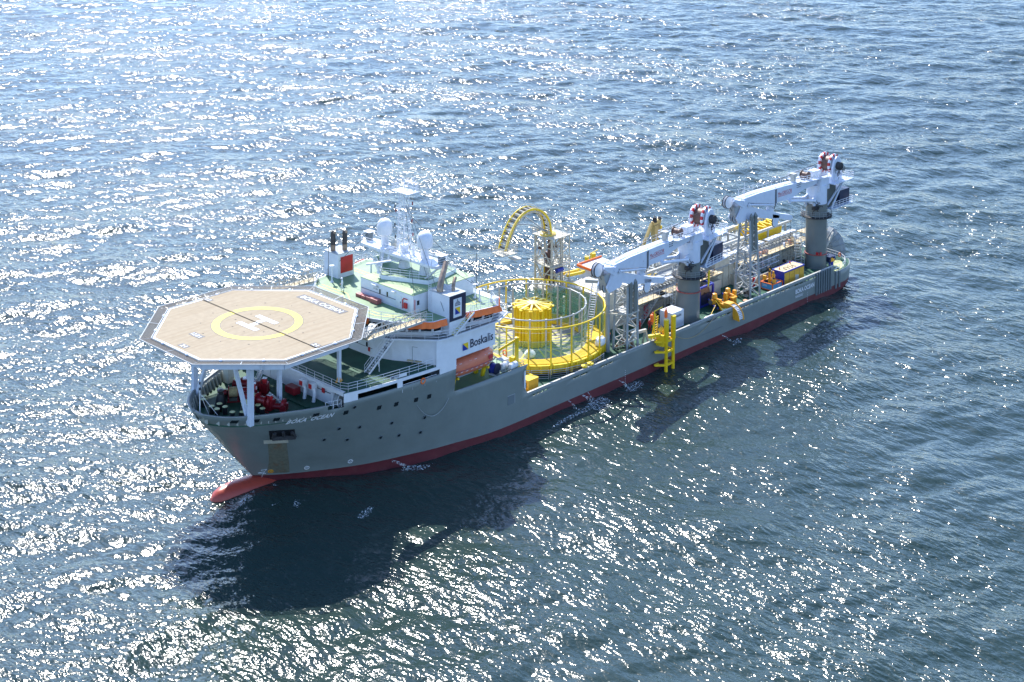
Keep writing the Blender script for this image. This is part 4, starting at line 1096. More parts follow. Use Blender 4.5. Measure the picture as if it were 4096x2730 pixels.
# rolled white bundles hanging in the carousel
def bundle(name,c,r,label,mt='white_clean',sq=(1,1,.8)):
    rnd=random.Random(int(c[0]*10)); m_=MB(); vs=[];fs=[];n=12;k=7
    for i in range(k+1):
        th=PI*i/k
        for j in range(n):
            ph=2*PI*j/n; rr=r*(1+.28*(rnd.random()-.5)); vs.append((c[0]+sq[0]*rr*math.sin(th)*math.cos(ph),c[1]+sq[1]*rr*math.sin(th)*math.sin(ph),c[2]+sq[2]*rr*math.cos(th)))
    for i in range(k):
        for j in range(n): fs.append((i*n+j,i*n+(j+1)%n,(i+1)*n+(j+1)%n,(i+1)*n+j))
    m_.add(vs,fs,True); return tag(m_.build(name,mt),label,'tarpaulin')
bundle('tarpaulin_bundle',(78.5,4.3,5.25),.85,'small crumpled white bundle on the carousel floor beside the drum')
bundle('tarpaulin_bundle',(68.4,9.2,5.8),.85,'white crumpled sheet on the yellow cable at the aft edge of the carousel',sq=(1.3,.7,.9))
bundle('tarpaulin_heap',(44.2,11.3,3.65),.9,'silvery tarpaulin heap at the foot of the forward crane pedestal',sq=(1.8,.7,.45))
# aluminium ladder bridge into the carousel
gw=T('boarding_ladder','long silver gangway ladder leaning into the aft side of the carousel','ladder')
a=V3(68.6,6.9,5.3); b=V3(62.3,2.9,11.9); ax=(b-a).cross(V3(0,0,1)).normalized()*.45
for s_ in (-1,1):
    m_=MB(); m_.beam(a+ax*s_,b+ax*s_,.08,.2); m_.rod(a+ax*s_+V3(0,0,1),b+ax*s_+V3(0,0,1),.035,4)
    for i in range(11): p=a.lerp(b,i/10)+ax*s_; m_.rod(p,p+V3(0,0,1),.03,4)
    m_.build('side_rail','metal',gw)
m_=MB()
for i in range(24): p=a.lerp(b,(i+.5)/24); m_.beam(p-ax,p+ax,.14,.06)
m_.build('rungs','white_clean',gw)
# small pole davit with horizontal beam
pd=T('monorail_post','grey steel post carrying a horizontal beam at the aft rim of the carousel','post')
m_=MB(); m_.lathe([(.42,3.4),(.38,3.8),(.36,14.0)],(66.0,8.5,0),20); m_.build('column','grey_light',pd)
m_=MB(); m_.beam((68.2,5.9,14.1),(65.6,9.6,14.1),.3,.5); m_.beam((68.2,5.9,14.38),(65.6,9.6,14.38),.7,.06); m_.build('beam','grey_light',pd)
# ---- loading tower with arched chute
lt=T('loading_tower','cream lattice tower carrying a yellow arched cable chute beside the carousel','tower')
x0,x1,y0,y1=60.2,62.4,-9.9,-6.3; zt=16.6
L4=[(x1,y0),(x1,y1),(x0,y1),(x0,y0)]
for (x,y) in L4:
    m_=MB(); m_.beam((x,y,3.4),(x,y,zt),.26,.26); m_.build('tower_leg','cream',lt)
for i,(z0,z1) in enumerate(((3.6,7.8),(7.8,12.0),(12.0,16.4))):
    m_=MB()
    for k in range(4):
        a=L4[k];b=L4[(k+1)%4]; m_.beam((*a,z0),(*b,z1),.15,.15); m_.beam((*b,z0),(*a,z1),.15,.15); m_.beam((*a,z1),(*b,z1),.18,.18)
    m_.build('cross_bracing','cream',lt)
for z,ex in ((8.0,.9),(11.9,.6),(16.5,.7)):
    m_=MB(); m_.box(x0-ex-1.,x1+ex*.6,y0-.3,y1+ex,z,z+.14); m_.build('tower_platform','cream',lt)
    railing([(x0-ex-1.,y0-.3,z+.14),(x1+ex*.6,y0-.3,z+.14),(x1+ex*.6,y1+ex,z+.14),(x0-ex-1.,y1+ex,z+.14)],1.0,3,1.2,.035,closed=True).build('platform_railing','cream',lt)
m_=MB(); lattice(m_,(58.9,-7.2),1.6,1.6,3.4,16.4,7,.09,.05); m_.build('stair_tower','cream',lt)
m_=MB()
for i in range(6): m_.beam((59.5,-7.8,4+i*2.1),(58.3,-6.6,5.8+i*2.1),.6,.1)
m_.build('stair_flights','cream',lt)
m_=MB(); m_.box(61.0,61.7,-8.4,-7.5,9.5,13.8); m_.build('hose_reel','cablebrown',lt)
for s_ in (-.55,.55):
    m_=MB()
    for q in (-.35,.35): m_.beam((61.6+q,-8.1+s_,3.6),(61.2+q,-8.1+s_,11.8),.14,.14)
    for i in range(14): m_.beam((61.6-.35-.03*i,-8.1+s_,4+.55*i),(61.6+.35-.03*i,-8.1+s_,4.3+.55*i),.1,.1)
    m_.build('cable_track','yellow',lt)
m_=MB()
for z in (5.2,6.6,9.2,10.6,13.2,14.8): m_.beam((60.2,-6.3,z),(62.4,-6.3,z),.12,.12); m_.beam((62.4,-9.9,z),(62.4,-6.3,z),.12,.12)
m_.build('tower_girts','cream',lt)
m_=MB(); machine(m_,(61.3,-8,12.4),random.Random(61),16,(.8,1.2,3.2),(0,)) if 'machine' in globals() else None
for i in range(18):
    rnd_=random.Random(i); z=4+rnd_.random()*11; m_.cbox((61.3+rnd_.uniform(-.8,.8),-8+rnd_.uniform(-1.3,1.3),z),(rnd_.uniform(.2,.6),rnd_.uniform(.2,.8),rnd_.uniform(.3,.9)),0)
m_.build('tower_equipment','cablebrown',lt)
for (dx,dz,h) in ((0,4.,5.2),(.3,12.3,3.6)):
    m_=MB(); m_.tube([(61.3+dx,-7.6,dz),(61.4+dx,-7.5,dz+h*.5),(61.2+dx,-7.7,dz+h)],.28,8); m_.build('cable_guide_pipe','yellow' if dz<5 else 'cablebrown',lt)
m_=MB(); m_.disc_axis((61.0,-5.9,11.3),(1,0,0),.35,1.4,12); m_.build('drive_motor','blue',lt)
m_=MB(); m_.lathe([(1.3,16.64),(1.3,16.9),(1.1,17.0)],(61.4,-8.1,0),20); m_.build('slew_ring','yellow',lt)
# the arch: two yellow rails, rungs, pale under-frame
ac=V3(61.5,-8.0,16.9); ad=V3(1,-.14,0).normalized(); an_=V3(.14,1,0).normalized()
def arcp(t,dr=0,side=0):
    # t 0..1 from tower to tip: quarter rise, over, long descent
    P=[(0,0),(.25,1.9),(1.1,3.5),(2.6,4.7),(4.4,5.1),(6.3,4.6),(7.9,3.2),(9.1,1.2),(10.0,-1.1)]
    u=t*(len(P)-1); i=min(int(u),len(P)-2); f=u-i
    def pt(k): k=max(0,min(len(P)-1,k)); return Vector((P[k][0],0,P[k][1]))
    p0,p1,p2,p3=pt(i-1),pt(i),pt(i+1),pt(i+2)
    q=.5*((2*p1)+(p2-p0)*f+(2*p0-5*p1+4*p2-p3)*f*f+(3*p1-p0-3*p2+p3)*f**3)
    dd=.5*((p2-p0)+2*(2*p0-5*p1+4*p2-p3)*f+3*(3*p1-p0-3*p2+p3)*f*f).normalized()
    nn=Vector((-dd.z,0,dd.x)); 
    if nn.z<0 and 0: nn=-nn
    q=q+nn*dr*1.
    return ac+ad*q.x*.92+V3(0,0,q.z*.92)+an_*side
NS=34
for sd in (-.8,.8):
    m_=MB(); m_.tube([arcp(i/NS,0,sd) for i in range(NS+1)],.19,6); m_.build('chute_rail','yellow',lt)
    m_=MB(); m_.tube([arcp(i/NS,-.95,sd) for i in range(NS+1)],.11,5); m_.build('chute_lower_rail','cream',lt)
    m_=MB(); m_.tube([arcp(i/NS,.9,sd*1.5) for i in range(NS+1)],.035,4)
    for i in range(0,NS+1,2): m_.rod(arcp(i/NS,0,sd*1.1),arcp(i/NS,.9,sd*1.5),.03,4)
    m_.build('chute_handrail','cream',lt)
for i in range(0,NS+1):
    m_=MB(); m_.rod(arcp(i/NS,.02,-.8),arcp(i/NS,.02,.8),.13,5); m_.build('chute_roller','rubber' if i%2 else 'cream',lt)
m_=MB()
for i in range(0,NS,1):
    for sd in (-.8,.8):
        m_.rod(arcp(i/NS,0 if i%2 else -.95,sd),arcp((i+1)/NS,-.95 if i%2 else 0,sd),.07,4)
m_.build('chute_lacing','cream',lt)
m_=MB(); m_.tube([ac+ad*.6+V3(0,0,.4),ac+ad*3.6+V3(0,0,2.0),ac+ad*6.4+V3(0,0,2.6),ac+ad*8.2+V3(0,0,.2)],.11,6); m_.beam(ac+ad*.3+V3(0,0,.3),ac+ad*3.0-an_*2.4+V3(0,0,2.8),.16,.16); m_.build('chute_strut','grey_light',lt)
e=arcp(1,-.4,0)
m_=MB(); m_.cbox(e-V3(.4,0,.5),(3.0,2.6,.12),-.14); m_.cbox(e-V3(1.5,-1.2,1.3),(1.4,1.6,.12),-.14); m_.build('tip_platform','cream',lt)
q=e-V3(.4,0,.45)
railing([q+V3(-1.5,-1.3,0),q+V3(1.5,-1.4,0),q+V3(1.5,1.2,0),q+V3(-1.5,1.4,0)],1.1,3,.9,.035,closed=True).build('tip_railing','cream',lt)
# ---- lifeboat
lb=T('lifeboat','enclosed orange red lifeboat hanging in the port side recess under the bridge wing','lifeboat',(97.4,10.6,10.9))
m_=MB(); vs=[];fs=[];st_=22;nn=20
for i in range(st_+1):
    u=i/st_; x=-4.6+9.2*u
    k=(1-abs(2*u-1)**3.6); w_=1.5*max(.06,k)**.62; hgt=1.0*max(.1,k)**.4; top=1.55*max(.12,k)**.32
    for j in range(nn):
        a=2*PI*j/nn; cy=math.cos(a); sz=math.sin(a)
        if sz>=0: y=w_*(abs(cy)**.75)*(1 if cy>0 else -1); z=top*sz**.8
        else: y=w_*(abs(cy)**.6)*(1 if cy>0 else -1); z=-hgt*abs(sz)**1.1
        vs.append((x,y,z))
for i in range(st_):
    for j in range(nn): fs.append((i*nn+j,i*nn+(j+1)%nn,(i+1)*nn+(j+1)%nn,(i+1)*nn+j))
fs.append(tuple(range(nn)));fs.append(tuple(st_*nn+j for j in range(nn-1,-1,-1)))
m_.add(vs,[f[::-1] for f in fs],True); m_.build('boat_shell','lifeboat',lb)
m_=MB(); m_.lathe([(.75,1.3),(.7,1.85),(.45,2.05),(0,2.1)],(-3.1,0,0),16); m_.build('steering_dome','lifeboat',lb)
m_=MB(); m_.tube([(-4.4,1.0,.0),(-3.6,1.4,0),(0,1.58,0),(3.6,1.4,0),(4.4,1.0,0)],.08,5); m_.tube([(-4.4,-1.0,.0),(-3.6,-1.4,0),(0,-1.58,0),(3.6,-1.4,0),(4.4,-1.0,0)],.08,5); m_.build('fender_rail','maroon',lb)
m_=MB(); m_.add([(-2.6,1.51,.25),(-3.5,1.36,.25),(-3.5,1.27,.75),(-2.6,1.42,.75)],[(0,1,2,3)]); m_.build('name_panel','red',lb,solid=.05)
m_=MB()
for i in range(9):
    x=-3.8+i*.9
    m_.cbox((x,1.30-abs(x)*.035,.95),(.42,.05,.05)); m_.cbox((x,1.56-abs(x)**2*.018,-.15),(.42,.05,.05))
m_.build('reflective_tape','white_clean',lb)
dv=T('boat_davit','yellow davit cradle holding up the orange lifeboat over the boat deck','davit')
for x in (94.2,99.9):
    m_=MB(); m_.beam((x,8.9,8.2),(x,9.6,12.9),.45,.5); m_.beam((x,9.6,12.9),(x,11.4,13.1),.35,.35); m_.build('davit_arm','yellow',dv)
    m_=MB(); m_.beam((x,10.2,8.2),(x,10.6,9.7),.35,.5); m_.beam((x,9.3,9.4),(x,11.4,9.7),.3,.3); m_.build('boat_chock','yellow',dv)
# life raft canisters + shelf + blue reel + davit
for k,(x,y) in enumerate(((90.9,11.2),(90.2,12.15))):
    r_=T('life_raft',['white ribbed life raft canister nearer the carousel, inboard of its twin','white ribbed life raft canister at the rail, outboard of its twin'][k],'life raft',(x,y,9.05),0.1,'life rafts aft of the lifeboat')
    m_=MB(); m_.lathe([(.0,-.85),(.3,-.82),(.42,-.7),(.42,-.32),(.45,-.32),(.45,-.24),(.42,-.24),(.42,-.04),(.46,-.04),(.46,.04),(.42,.04),(.42,.24),(.45,.24),(.45,.32),(.42,.32),(.42,.7),(.3,.82),(0,.85)],(0,0,0),18,Matrix.Rotation(PI/2,3,'Y')); m_.build('canister','white_clean',r_)
    m_=MB(); 
    for dx in (-.45,.45): m_.box(dx-.06,dx+.06,-.4,.4,-.8,-.35)
    m_.build('cradle','grey_light',r_)
rl=T('hose_reel','navy blue drum reel standing beside the life rafts','reel',(92.6,11.5,9.0),.2)
m_=MB(); m_.disc_axis((0,0,0),(0,1,0),.82,.1,20); m_.build('flange','navy',rl); m_=MB(); m_.disc_axis((0,-.9,0),(0,1,0),.82,.1,20); m_.build('flange','navy',rl)
m_=MB(); m_.disc_axis((0,-.45,0),(0,1,0),.7,.85,16); m_.build('wound_hose','blue',rl); m_=MB(); m_.box(-.6,.6,-.95,.05,-.8,-.6); m_.build('base_frame','white_clean',rl)
railing([(93.2,12.5,8.2),(88.4,12.5,8.2),(88.4,9,8.2)],1.05,3,1.2,.035).build('boat_deck_railing','grey_light',sup)
m_=MB(); m_.box(91.2,92.6,11.2,12.4,10.3,10.36)
for x,y in ((91.3,11.3),(92.5,12.3),(91.3,12.3),(92.5,11.3)): m_.rod((x,y,8.2),(x,y,10.3),.05,5)
m_.build('raft_shelter','grey_light',sup)
yd=T('raft_davit','slim yellow davit crane standing at the aft port corner of the boat deck','davit crane')
m_=MB(); m_.lathe([(.55,8.2),(.5,8.5),(.28,8.8),(.26,12.4),(.3,12.5),(0,12.6)],(88.9,11.6,0),14); m_.build('davit_post','yellow',yd)
m_=MB(); m_.beam((88.9,11.6,12.2),(90.2,9.4,10.4),.25,.3); m_.cbox((89.2,11.1,9.3),(.6,.7,.8)); m_.build('davit_jib','yellow',yd)
# yellow cabinet by the carousel
yc=T('control_cabinet','yellow control cabin with a window beside the bulwark forward of the carousel','cabin',(85.2,10.6,3.4))
m_=MB(); m_.box(-1.0,1.0,-.8,.75,.1,2.0); m_.build('cabin_body','orange_yel',yc); m_=MB(); m_.box(-1.05,1.05,-.85,.8,2.0,2.1); m_.build('cabin_roof','yellow',yc)
m_=MB(); m_.box(1.0,1.04,-.55,.35,1.0,1.7); m_.build('cabin_window','glass',yc); m_=MB(); m_.box(.98,1.5,-.7,.6,.1,.8); m_.build('cabin_step','orange_yel',yc)
for k,x in enumerate((75.6,74.3)):
    m_=MB(); m_.lathe([(.32,4.72),(.32,4.95),(.5,4.96),(.5,5.06),(0,5.1)],(x,12.45,0),14); tag(m_.build('vent_cap','yellow'),['yellow mushroom vent on the bulwark beside the carousel, forward one','yellow mushroom vent on the bulwark beside the carousel, after one'][k],'vent','yellow vents on the bulwark')
lrm=MB(); lrm.tube([(88.6+.0,9.0+.36*math.cos(a),9.5+.36*math.sin(a)) for a in [2*PI*i/16 for i in range(16)]],.09,6,closed=True)
tag(lrm.build('lifebuoy','orange'),'orange lifebuoy on the rail at the yellow carousel','lifebuoy')
def ringbuoy(c,label,nrm='y'):
    m_=MB(); m_.tube([(c[0]+.34*math.cos(a),c[1],c[2]+.34*math.sin(a)) for a in [2*PI*i/16 for i in range(16)]],.085,6,closed=True); tag(m_.build('lifebuoy','orange'),label,'lifebuoy')
ringbuoy((107.4,12.55,11.9),'orange lifebuoy on the rail of the white side gallery'); ringbuoy((3.6,9.4,4.2),'orange lifebuoy on the rail at the stern port quarter')
# ---- foredeck gear
def bollard(x,y,z,h=.95,label='',r=.36):
    m_=MB(); m_.mi(0).lathe([(r*.85,0),(r*.85,h-.15),(r,h-.12),(r,h)],(0,0,0),14,cap=False); m_.mi(1).lathe([(r,h),(r*.9,h+.05),(0,h+.06)],(0,0,0),14)
    return tag(m_.build('bollard',['black','bolltop'],loc=(x,y,z)),label,'bollard','black bollards on the foredeck')
M['bolltop']=mat('pale_yellow_cap',(.62,.62,.30),rough=.6,var=.1)
BL=[(131.0,-.8,'black bollard nearest the stem in the central foursome'),(131.0,.35,'outboard front bollard of the central foursome'),(129.85,-.75,'inboard rear bollard of the central foursome'),(129.9,.5,'rear port bollard of the central foursome'),
(130.2,2.45,'squat bollard at the port bulwark, forward of the helideck post'),(129.3,3.3,'bollard at the port bulwark just forward of the slanting helideck brace'),(126.7,3.0,'inboard bollard of the pair aft of the port helideck post'),(126.9,4.2,'outboard bollard of the pair aft of the port helideck post'),
(127.0,-4.7,'bollard behind the inboard capstan, away from the winch'),(126.6,-3.7,'bollard behind the inboard capstan, next to the winch'),(130.5,-3.3,'nearer bollard of the pair at the starboard bow bulwark'),(129.9,-4.1,'farther bollard of the pair at the starboard bow bulwark')]
for x,y,l in BL: bollard(x,y,10.68,label=l)
for k,(x,y) in enumerate(((128.5,-2.4),(128.4,2.5))):
    c_=T('capstan',['black bell shaped capstan on the centre of the foredeck','black capstan with a yellow striped cap by the port helideck post'][k],'capstan',(x,y,10.68),0,'capstans on the foredeck')
    m_=MB(); m_.lathe([(.72,0),(.68,.3),(.5,1.0),(.42,1.35)],(0,0,0),18); m_.build('base','black',c_)
    m_=MB(); m_.lathe([(.42,1.35),(.3,1.45),(.3,1.6),(.48,1.75),(.45,1.85),(0,1.95)],(0,0,0),18); m_.build('warping_head','bolltop' if k else 'black',c_)
def winch(x,y,rz,label,rope=True,z=10.68):
    w=T('mooring_winch',label,'winch',(x,y,z),rz,'dark red mooring winches on the foredeck')
    for dx in (-1.5,-.3,1.2):
        m_=MB(); m_.disc_axis((dx,0,1.0),(1,0,0),.82,.1,22); m_.build('drum_flange','darkred',w)
    m_=MB(); m_.disc_axis((-.9,0,1.0),(1,0,0),.62,1.1,18); m_.build('rope_drum','rope' if rope else 'darkred',w)
    m_=MB(); m_.disc_axis((.45,0,1.0),(1,0,0),.5,1.4,18); m_.build('chain_drum','darkred',w)
    m_=MB(); m_.disc_axis((-2.1,0,1.0),(1,0,0),.36,.7,14); m_.disc_axis((-2.5,0,1.0),(1,0,0),.5,.1,14); m_.build('warping_end','darkred',w)
    m_=MB(); m_.box(1.25,2.1,-.55,.55,.1,1.35); m_.build('gear_case','darkred',w)
    m_=MB(); m_.box(1.4,1.9,-.25,.25,1.35,1.95); m_.build('motor','red',w)
    m_=MB(); m_.box(1.35,1.95,-.3,.3,1.95,2.0); m_.build('motor_cap','white_clean',w)
    m_=MB()
    for dx in (-1.5,-.3,1.2): m_.box(dx-.08,dx+.08,-.9,.9,0,.5)
    m_.box(-1.7,2.1,-1.0,-.85,0,.14); m_.box(-1.7,2.1,.85,1.0,0,.14); m_.build('bed_frame','darkred',w)
    return w
winch(125.8,-1.9,2.5,'dark red mooring winch with yellow rope in the middle of the foredeck')
winch(125.6,1.9,PI/2+.25,'dark red winch wound with ochre rope behind the port helideck post')
winch(123.4,-2.6,2.2,'dark red winch farthest aft on the foredeck under the helideck',False)
cs=T('chain_stopper','dark red chain windlass with tall brake arm at the port side of the foredeck','windlass',(124.6,4.1,10.68),.6)
m_=MB(); m_.disc_axis((0,-.9,1.1),(0,1,0),.95,.25,20); m_.build('chain_wheel','darkred',cs)
m_=MB(); m_.disc_axis((0,.9,.8),(0,1,0),.7,.35,16); m_.box(-.7,.7,.6,1.3,0,.8); m_.build('brake_housing','darkred',cs)
m_=MB(); m_.beam((0,-1.0,2.2),(0,1.2,.6),.2,.16); m_.beam((-.4,-.6,0),(.2,-.9,2.0),.3,.3); m_.build('brake_arm','grey_light',cs)
m_=MB(); m_.disc_axis((0,0,.5),(0,1,0),.4,2.6,14); m_.build('shaft','darkred',cs)
tb=MB(); tb.tube([(124.0,-3.9,10.7),(123.6,-4.3,11.8),(123.2,-4.9,12.3),(122.3,-5.3,12.2)],.35,8); 
hood=T('winch_cover','white rounded cover hood behind the foredeck winches','cover',(122.6,-4.6,10.68),.3); m_=MB(); m_.lathe([(1.1,-1.2),(1.1,1.2)],(0,0,0.2),16,Matrix.Rotation(PI/2,3,'Y'),a0=PI/2,a1=3*PI/2) if 0 else m_.lathe([(1.25,0),(1.2,.6),(.8,1.05),(0,1.2)],(0,0,0),14); m_.build('hood','white',hood)
jk=T('jackstaff','thin white jackstaff with stays at the very tip of the bow','flagstaff')
m_=MB(); m_.rod((133.3,0,10.7),(133.3,0,15.6),.07,6); m_.build('staff','white_clean',jk)
for p in ((132.0,1.9,11.6),(132.0,-1.9,11.6),(131.8,.0,10.7)): m_=MB(); m_.rod((133.3,0,14.2),p,.035,4); m_.build('stay','white_clean',jk)
m_=MB(); m_.lathe([(.14,14.6),(.14,14.9)],(133.3,0,0),8); m_.lathe([(.1,15.3),(.1,15.6)],(133.3,0,0),8); m_.build('navigation_light','rubber',jk)
m_=MB(); m_.box(121.3,121.7,2.3,6.6,10.69,10.86); m_.box(121.7,124.2,2.3,2.6,10.69,10.84); tag(m_.build('deck_coaming','green_dark'),'low green coaming edging the aft port corner of the foredeck','coaming')
rb=MB(); rb.box(-.55,.55,-.95,.95,.25,1.15); tag(rb.build('storage_box','darkred',loc=(120.2,1.7,10.68),bevel=.05),'large dark red storage box against the white foredeck bulkhead','box')
for k,(x,y) in enumerate(((119.75,3.4),(119.6,5.1))):
    v_=T('ventilator',['white cowl ventilator with red mouth next to the red box','white cowl ventilator with red mouth beside the hose cabinet'][k],'ventilator',(x,y,10.68),0,'cowl ventilators on the foredeck bulkhead')
    m_=MB(); m_.tube([(.2,.35,0),(.1,.35,.7),(0,.3,1.3),(0,0,1.8)],[.24,.22,.24,.3],10); m_.cbox((0,-.1,1.95),(.8,.8,.75)); m_.build('duct','white_clean',v_)
    m_=MB(); m_.cbox((.42,-.1,1.95),(.06,.6,.6)); m_.build('mouth','red',v_)
fb=MB(); fb.box(0,.12,0,.5,1.3,1.9); tag(fb.build('hose_cabinet','red',loc=(118.98,6.2,10.68)),'red fire hose cabinet on the white foredeck bulkhead','cabinet')
hr=T('rope_reel','round reel of pale rope beside the foredeck bulkhead corner','reel',(118.6,9.0,10.7),.3)
m_=MB(); m_.disc_axis((0,0,1.0),(0,1,0),.75,.7,18); m_.build('wound_rope','grey_light',hr)
for dy in (-.42,.42): m_=MB(); m_.disc_axis((0,dy,1.0),(0,1,0),1.0,.06,18,rin=.85); m_.beam((-.8,dy,0),(0,dy,1),.07,.07); m_.beam((.8,dy,0),(0,dy,1),.07,.07); m_.build('reel_frame','white_clean',hr)
# starboard side foredeck kingpost box
kp=MB(); kp.box(-.5,.5,-.55,.55,0,2.6); tag(kp.build('deck_locker','bulwark_in',loc=(123.6,-7.5,10.68)),'pale green grey steel locker at the starboard bulwark under the helideck','locker')
# ---------------------------------------------------------------- knuckle boom cranes
def crane(x,y,zf,rz,label,cone):
    """zf: height of the slewing flange; boom lies forward (+x local)"""
    c=T('knuckle_boom_crane',label,'crane',(x,y,0),0,'knuckle boom deck cranes')
    def P(mb,name,mt,**k): return mb.build(name,mt,c,**k)
    m_=MB()
    if cone:
        prof=[(2.45,3.4,.45,-.45),(2.4,3.9,.42,-.42),(1.82,7.9,.0,0),(1.8,8.2,0,0)]
        vs=[];fs=[];n=32
        for r,z,dx,dy in prof:
            for j in range(n): a=2*PI*j/n; vs.append((dx+r*math.cos(a),dy+r*math.sin(a),z))
        for i in range(3):
            for j in range(n): fs.append((i*n+j,i*n+(j+1)%n,(i+1)*n+(j+1)%n,(i+1)*n+j))
        m_.add(vs,fs,True); m_.lathe([(1.8,8.2),(1.8,zf-.1)],(0,0,0),32,cap=False)
    else: m_.lathe([(1.95,3.4),(1.95,3.6),(1.85,3.6),(1.85,zf-.1)],(0,0,0),32)
    P(m_,'pedestal','grey_pedestal')
    zr=8.05 if cone else 5.9
    m_=MB(); m_.lathe([(1.8,zr-.09),(1.99,zr-.07),(1.99,zr+.07),(1.8,zr+.09)],(0,0,0),32,cap=False); P(m_,'flange_band','redband')
    m_=MB(); m_.lathe([(1.8,zf-.25),(1.93,zf-.2),(1.93,zf),(1.75,zf+.02)],(0,0,0),32); P(m_,'slew_bearing','grey_pedestal')
    zp=zf-2.35
    m_=MB(); m_.lathe([(1.82,zp),(2.75,zp),(2.75,zp+.14),(1.82,zp+.14)],(0,0,0),28,cap=False); P(m_,'ring_platform','rubber')
    cyc=[(2.7*math.cos(2*PI*i/24),2.7*math.sin(2*PI*i/24),zp+.14) for i in range(24)]
    P(railing(cyc,1.05,3,.8,.028,closed=True),'ring_railing','grey_light')
    m_=MB()
    for s_ in (-.3,.3):
        m_.rod((2.2,-1.2+s_,3.4),(2.2,-1.2+s_,zp+1),.045,4)
    for i in range(int((zp-3.4)/.45)): m_.rod((2.2,-1.5,3.6+.45*i),(2.2,-.9,3.6+.45*i),.03,4); 
    for i in range(int((zp-4.5)/1.1)):
        z=5+1.1*i; m_.tube([(2.2,-1.5,z),(2.7,-1.6,z),(3.0,-1.2,z),(2.7,-.8,z),(2.2,-.9,z)],.03,4)
    P(m_,'caged_ladder','grey_light')
    # slewing part, everything below rotated by rz about the pedestal axis
    R=Matrix.Rotation(rz,3,'Z')
    def S(mb,name,mt,**k):
        mb.v=[tuple(R@Vector((v[0],v[1],0))+Vector((0,0,v[2]+zf))) for v in mb.v]
        return mb.build(name,mt,c,**k)
    m_=MB(); m_.lathe([(1.78,0),(1.78,2.6),(1.7,3.3)],(0,0,0),32)
    m_.xz([(-1.75,2.4),(1.5,2.4),(1.3,3.5),(.9,4.5),(-.1,4.7),(-1.5,4.2),(-1.75,3.4)],-1.5,-.95); m_.xz([(-1.75,2.4),(1.5,2.4),(1.3,3.5),(.9,4.5),(-.1,4.7),(-1.5,4.2),(-1.75,3.4)],.95,1.5)
    S(m_,'turret','crane_white')
    boom=[(.1,4.55),(5.3,4.9),(11.2,5.2),(18.5,5.45),(22.9,5.35),(23.3,4.8),(21.9,4.5),(14.2,2.75),(13.6,2.4),(13,2.8),(9.6,2.5),(6.4,3.25),(4.8,3.5),(2.7,3.55),(-.3,3.75)]
    m_=MB(); m_.xz(boom,-.88,.88); S(m_,'main_boom','crane_white',bevel=.03)
    m_=MB(); m_.box(6,22.2,-.98,.98,5.42,5.45) if 0 else None
    for i in range(13):
        x=5.8+i*1.35
        z=interp([(5.3,4.9),(11.2,5.2),(18.5,5.45),(22.9,5.35)],x); m_.rod((x,-.9,z),(x,-.9,z+1.0),.035,4)
        if i%2==0: m_.rod((x,.9,z),(x,.9,z+.5),.03,4)
    for a,b in (((5.8,4.95),(11.2,5.2)),((11.2,5.2),(22,5.4))):
        for h in (.55,1.0): m_.rod((a[0],-.9,a[1]+h),(b[0],-.9,b[1]+h),.022,4)
    m_.beam((6,.35,5.1),(22,.35,5.55),.12,.1); m_.rod((21.5,0,5.4),(21.5,0,7.6),.05,4)
    S(m_,'boom_handrail','white_clean')
    m_=MB(); m_.rod((13.9,.90,5.1),(13.9,.92,2.5),.07,5); m_.tube([(13.9,.92,2.6),(14.2,.95,2.0),(14.8,.95,2.2)],.06,5); m_.rod((13.6,.92,5.2),(13.6,.92,2.7),.05,5); S(m_,'boom_hose','rubber')
    # hoist rope over the boom
    m_=MB(); m_.tube([(-4.1,-.3,6.9),(3,-.2,6.6),(14,0,6.1),(22.8,0,5.8),(25.9,.0,5.9)],.045,5); m_.rod((26.3,0,5.2),(23.9,0,2.2),.04,5); S(m_,'hoist_rope','rubber')
    # knuckle jib folded back under the boom
    jib=[(23.4,4.95),(22.7,5.1),(20.4,3.5),(14.7,1.55),(11.7,.5),(8.6,-.4),(8.0,-.95),(8.9,-1.25),(12.4,-.15),(17.3,.85),(20.3,1.95),(20.9,1.35),(22,1.45),(23.5,3.9)]
    m_=MB(); m_.xz(jib,-.62,.62); S(m_,'knuckle_jib','crane_white',bevel=.03)
    for s_ in (-1,1):
        m_=MB(); m_.xz([(23.3,5.2),(22.4,5.1),(22.0,4.4),(23.2,3.9),(25.0,4.9),(25.9,5.5),(25.7,5.8),(24.6,5.5)],s_*.95-.12,s_*.95+.12); m_.xz([(22.2,4.6),(23.4,4.4),(24.9,2.4),(24.3,1.5),(22.3,1.6)],s_*.8-.1,s_*.8+.1); S(m_,'knuckle_bracket','crane_white')
    m_=MB(); m_.disc_axis((23.0,0,4.75),(0,1,0),.38,2.3,14); S(m_,'knuckle_pin','crane_white')
    def sheave(px,pz,r,y=0,w=.22,name='rope_sheave'):
        m_=MB(); m_.mi(0).disc_axis((px,y,pz),(0,1,0),r*.93,w,24); m_.mi(1).disc_axis((px,y,pz),(0,1,0),r,w*.6,24,rin=r*.85); S(m_,name,['white_clean','rubber'])
    sheave(25.9,5.2,1.05); sheave(25.9,5.2,1.05,-.5); sheave(23.9,2.15,.85); sheave(13.3,-.55,.95,.5); sheave(13.8,1.4,.8,-.5); sheave(8.6,-1.0,.42)
    m_=MB(); m_.xz([(12.2,.3),(14.2,.9),(14.0,-.9),(13.2,-1.1),(12.5,-.7)],.32,.62); m_.box(13.4,14.9,-.3,.3,1.3,2.5); S(m_,'sheave_housing','crane_white')
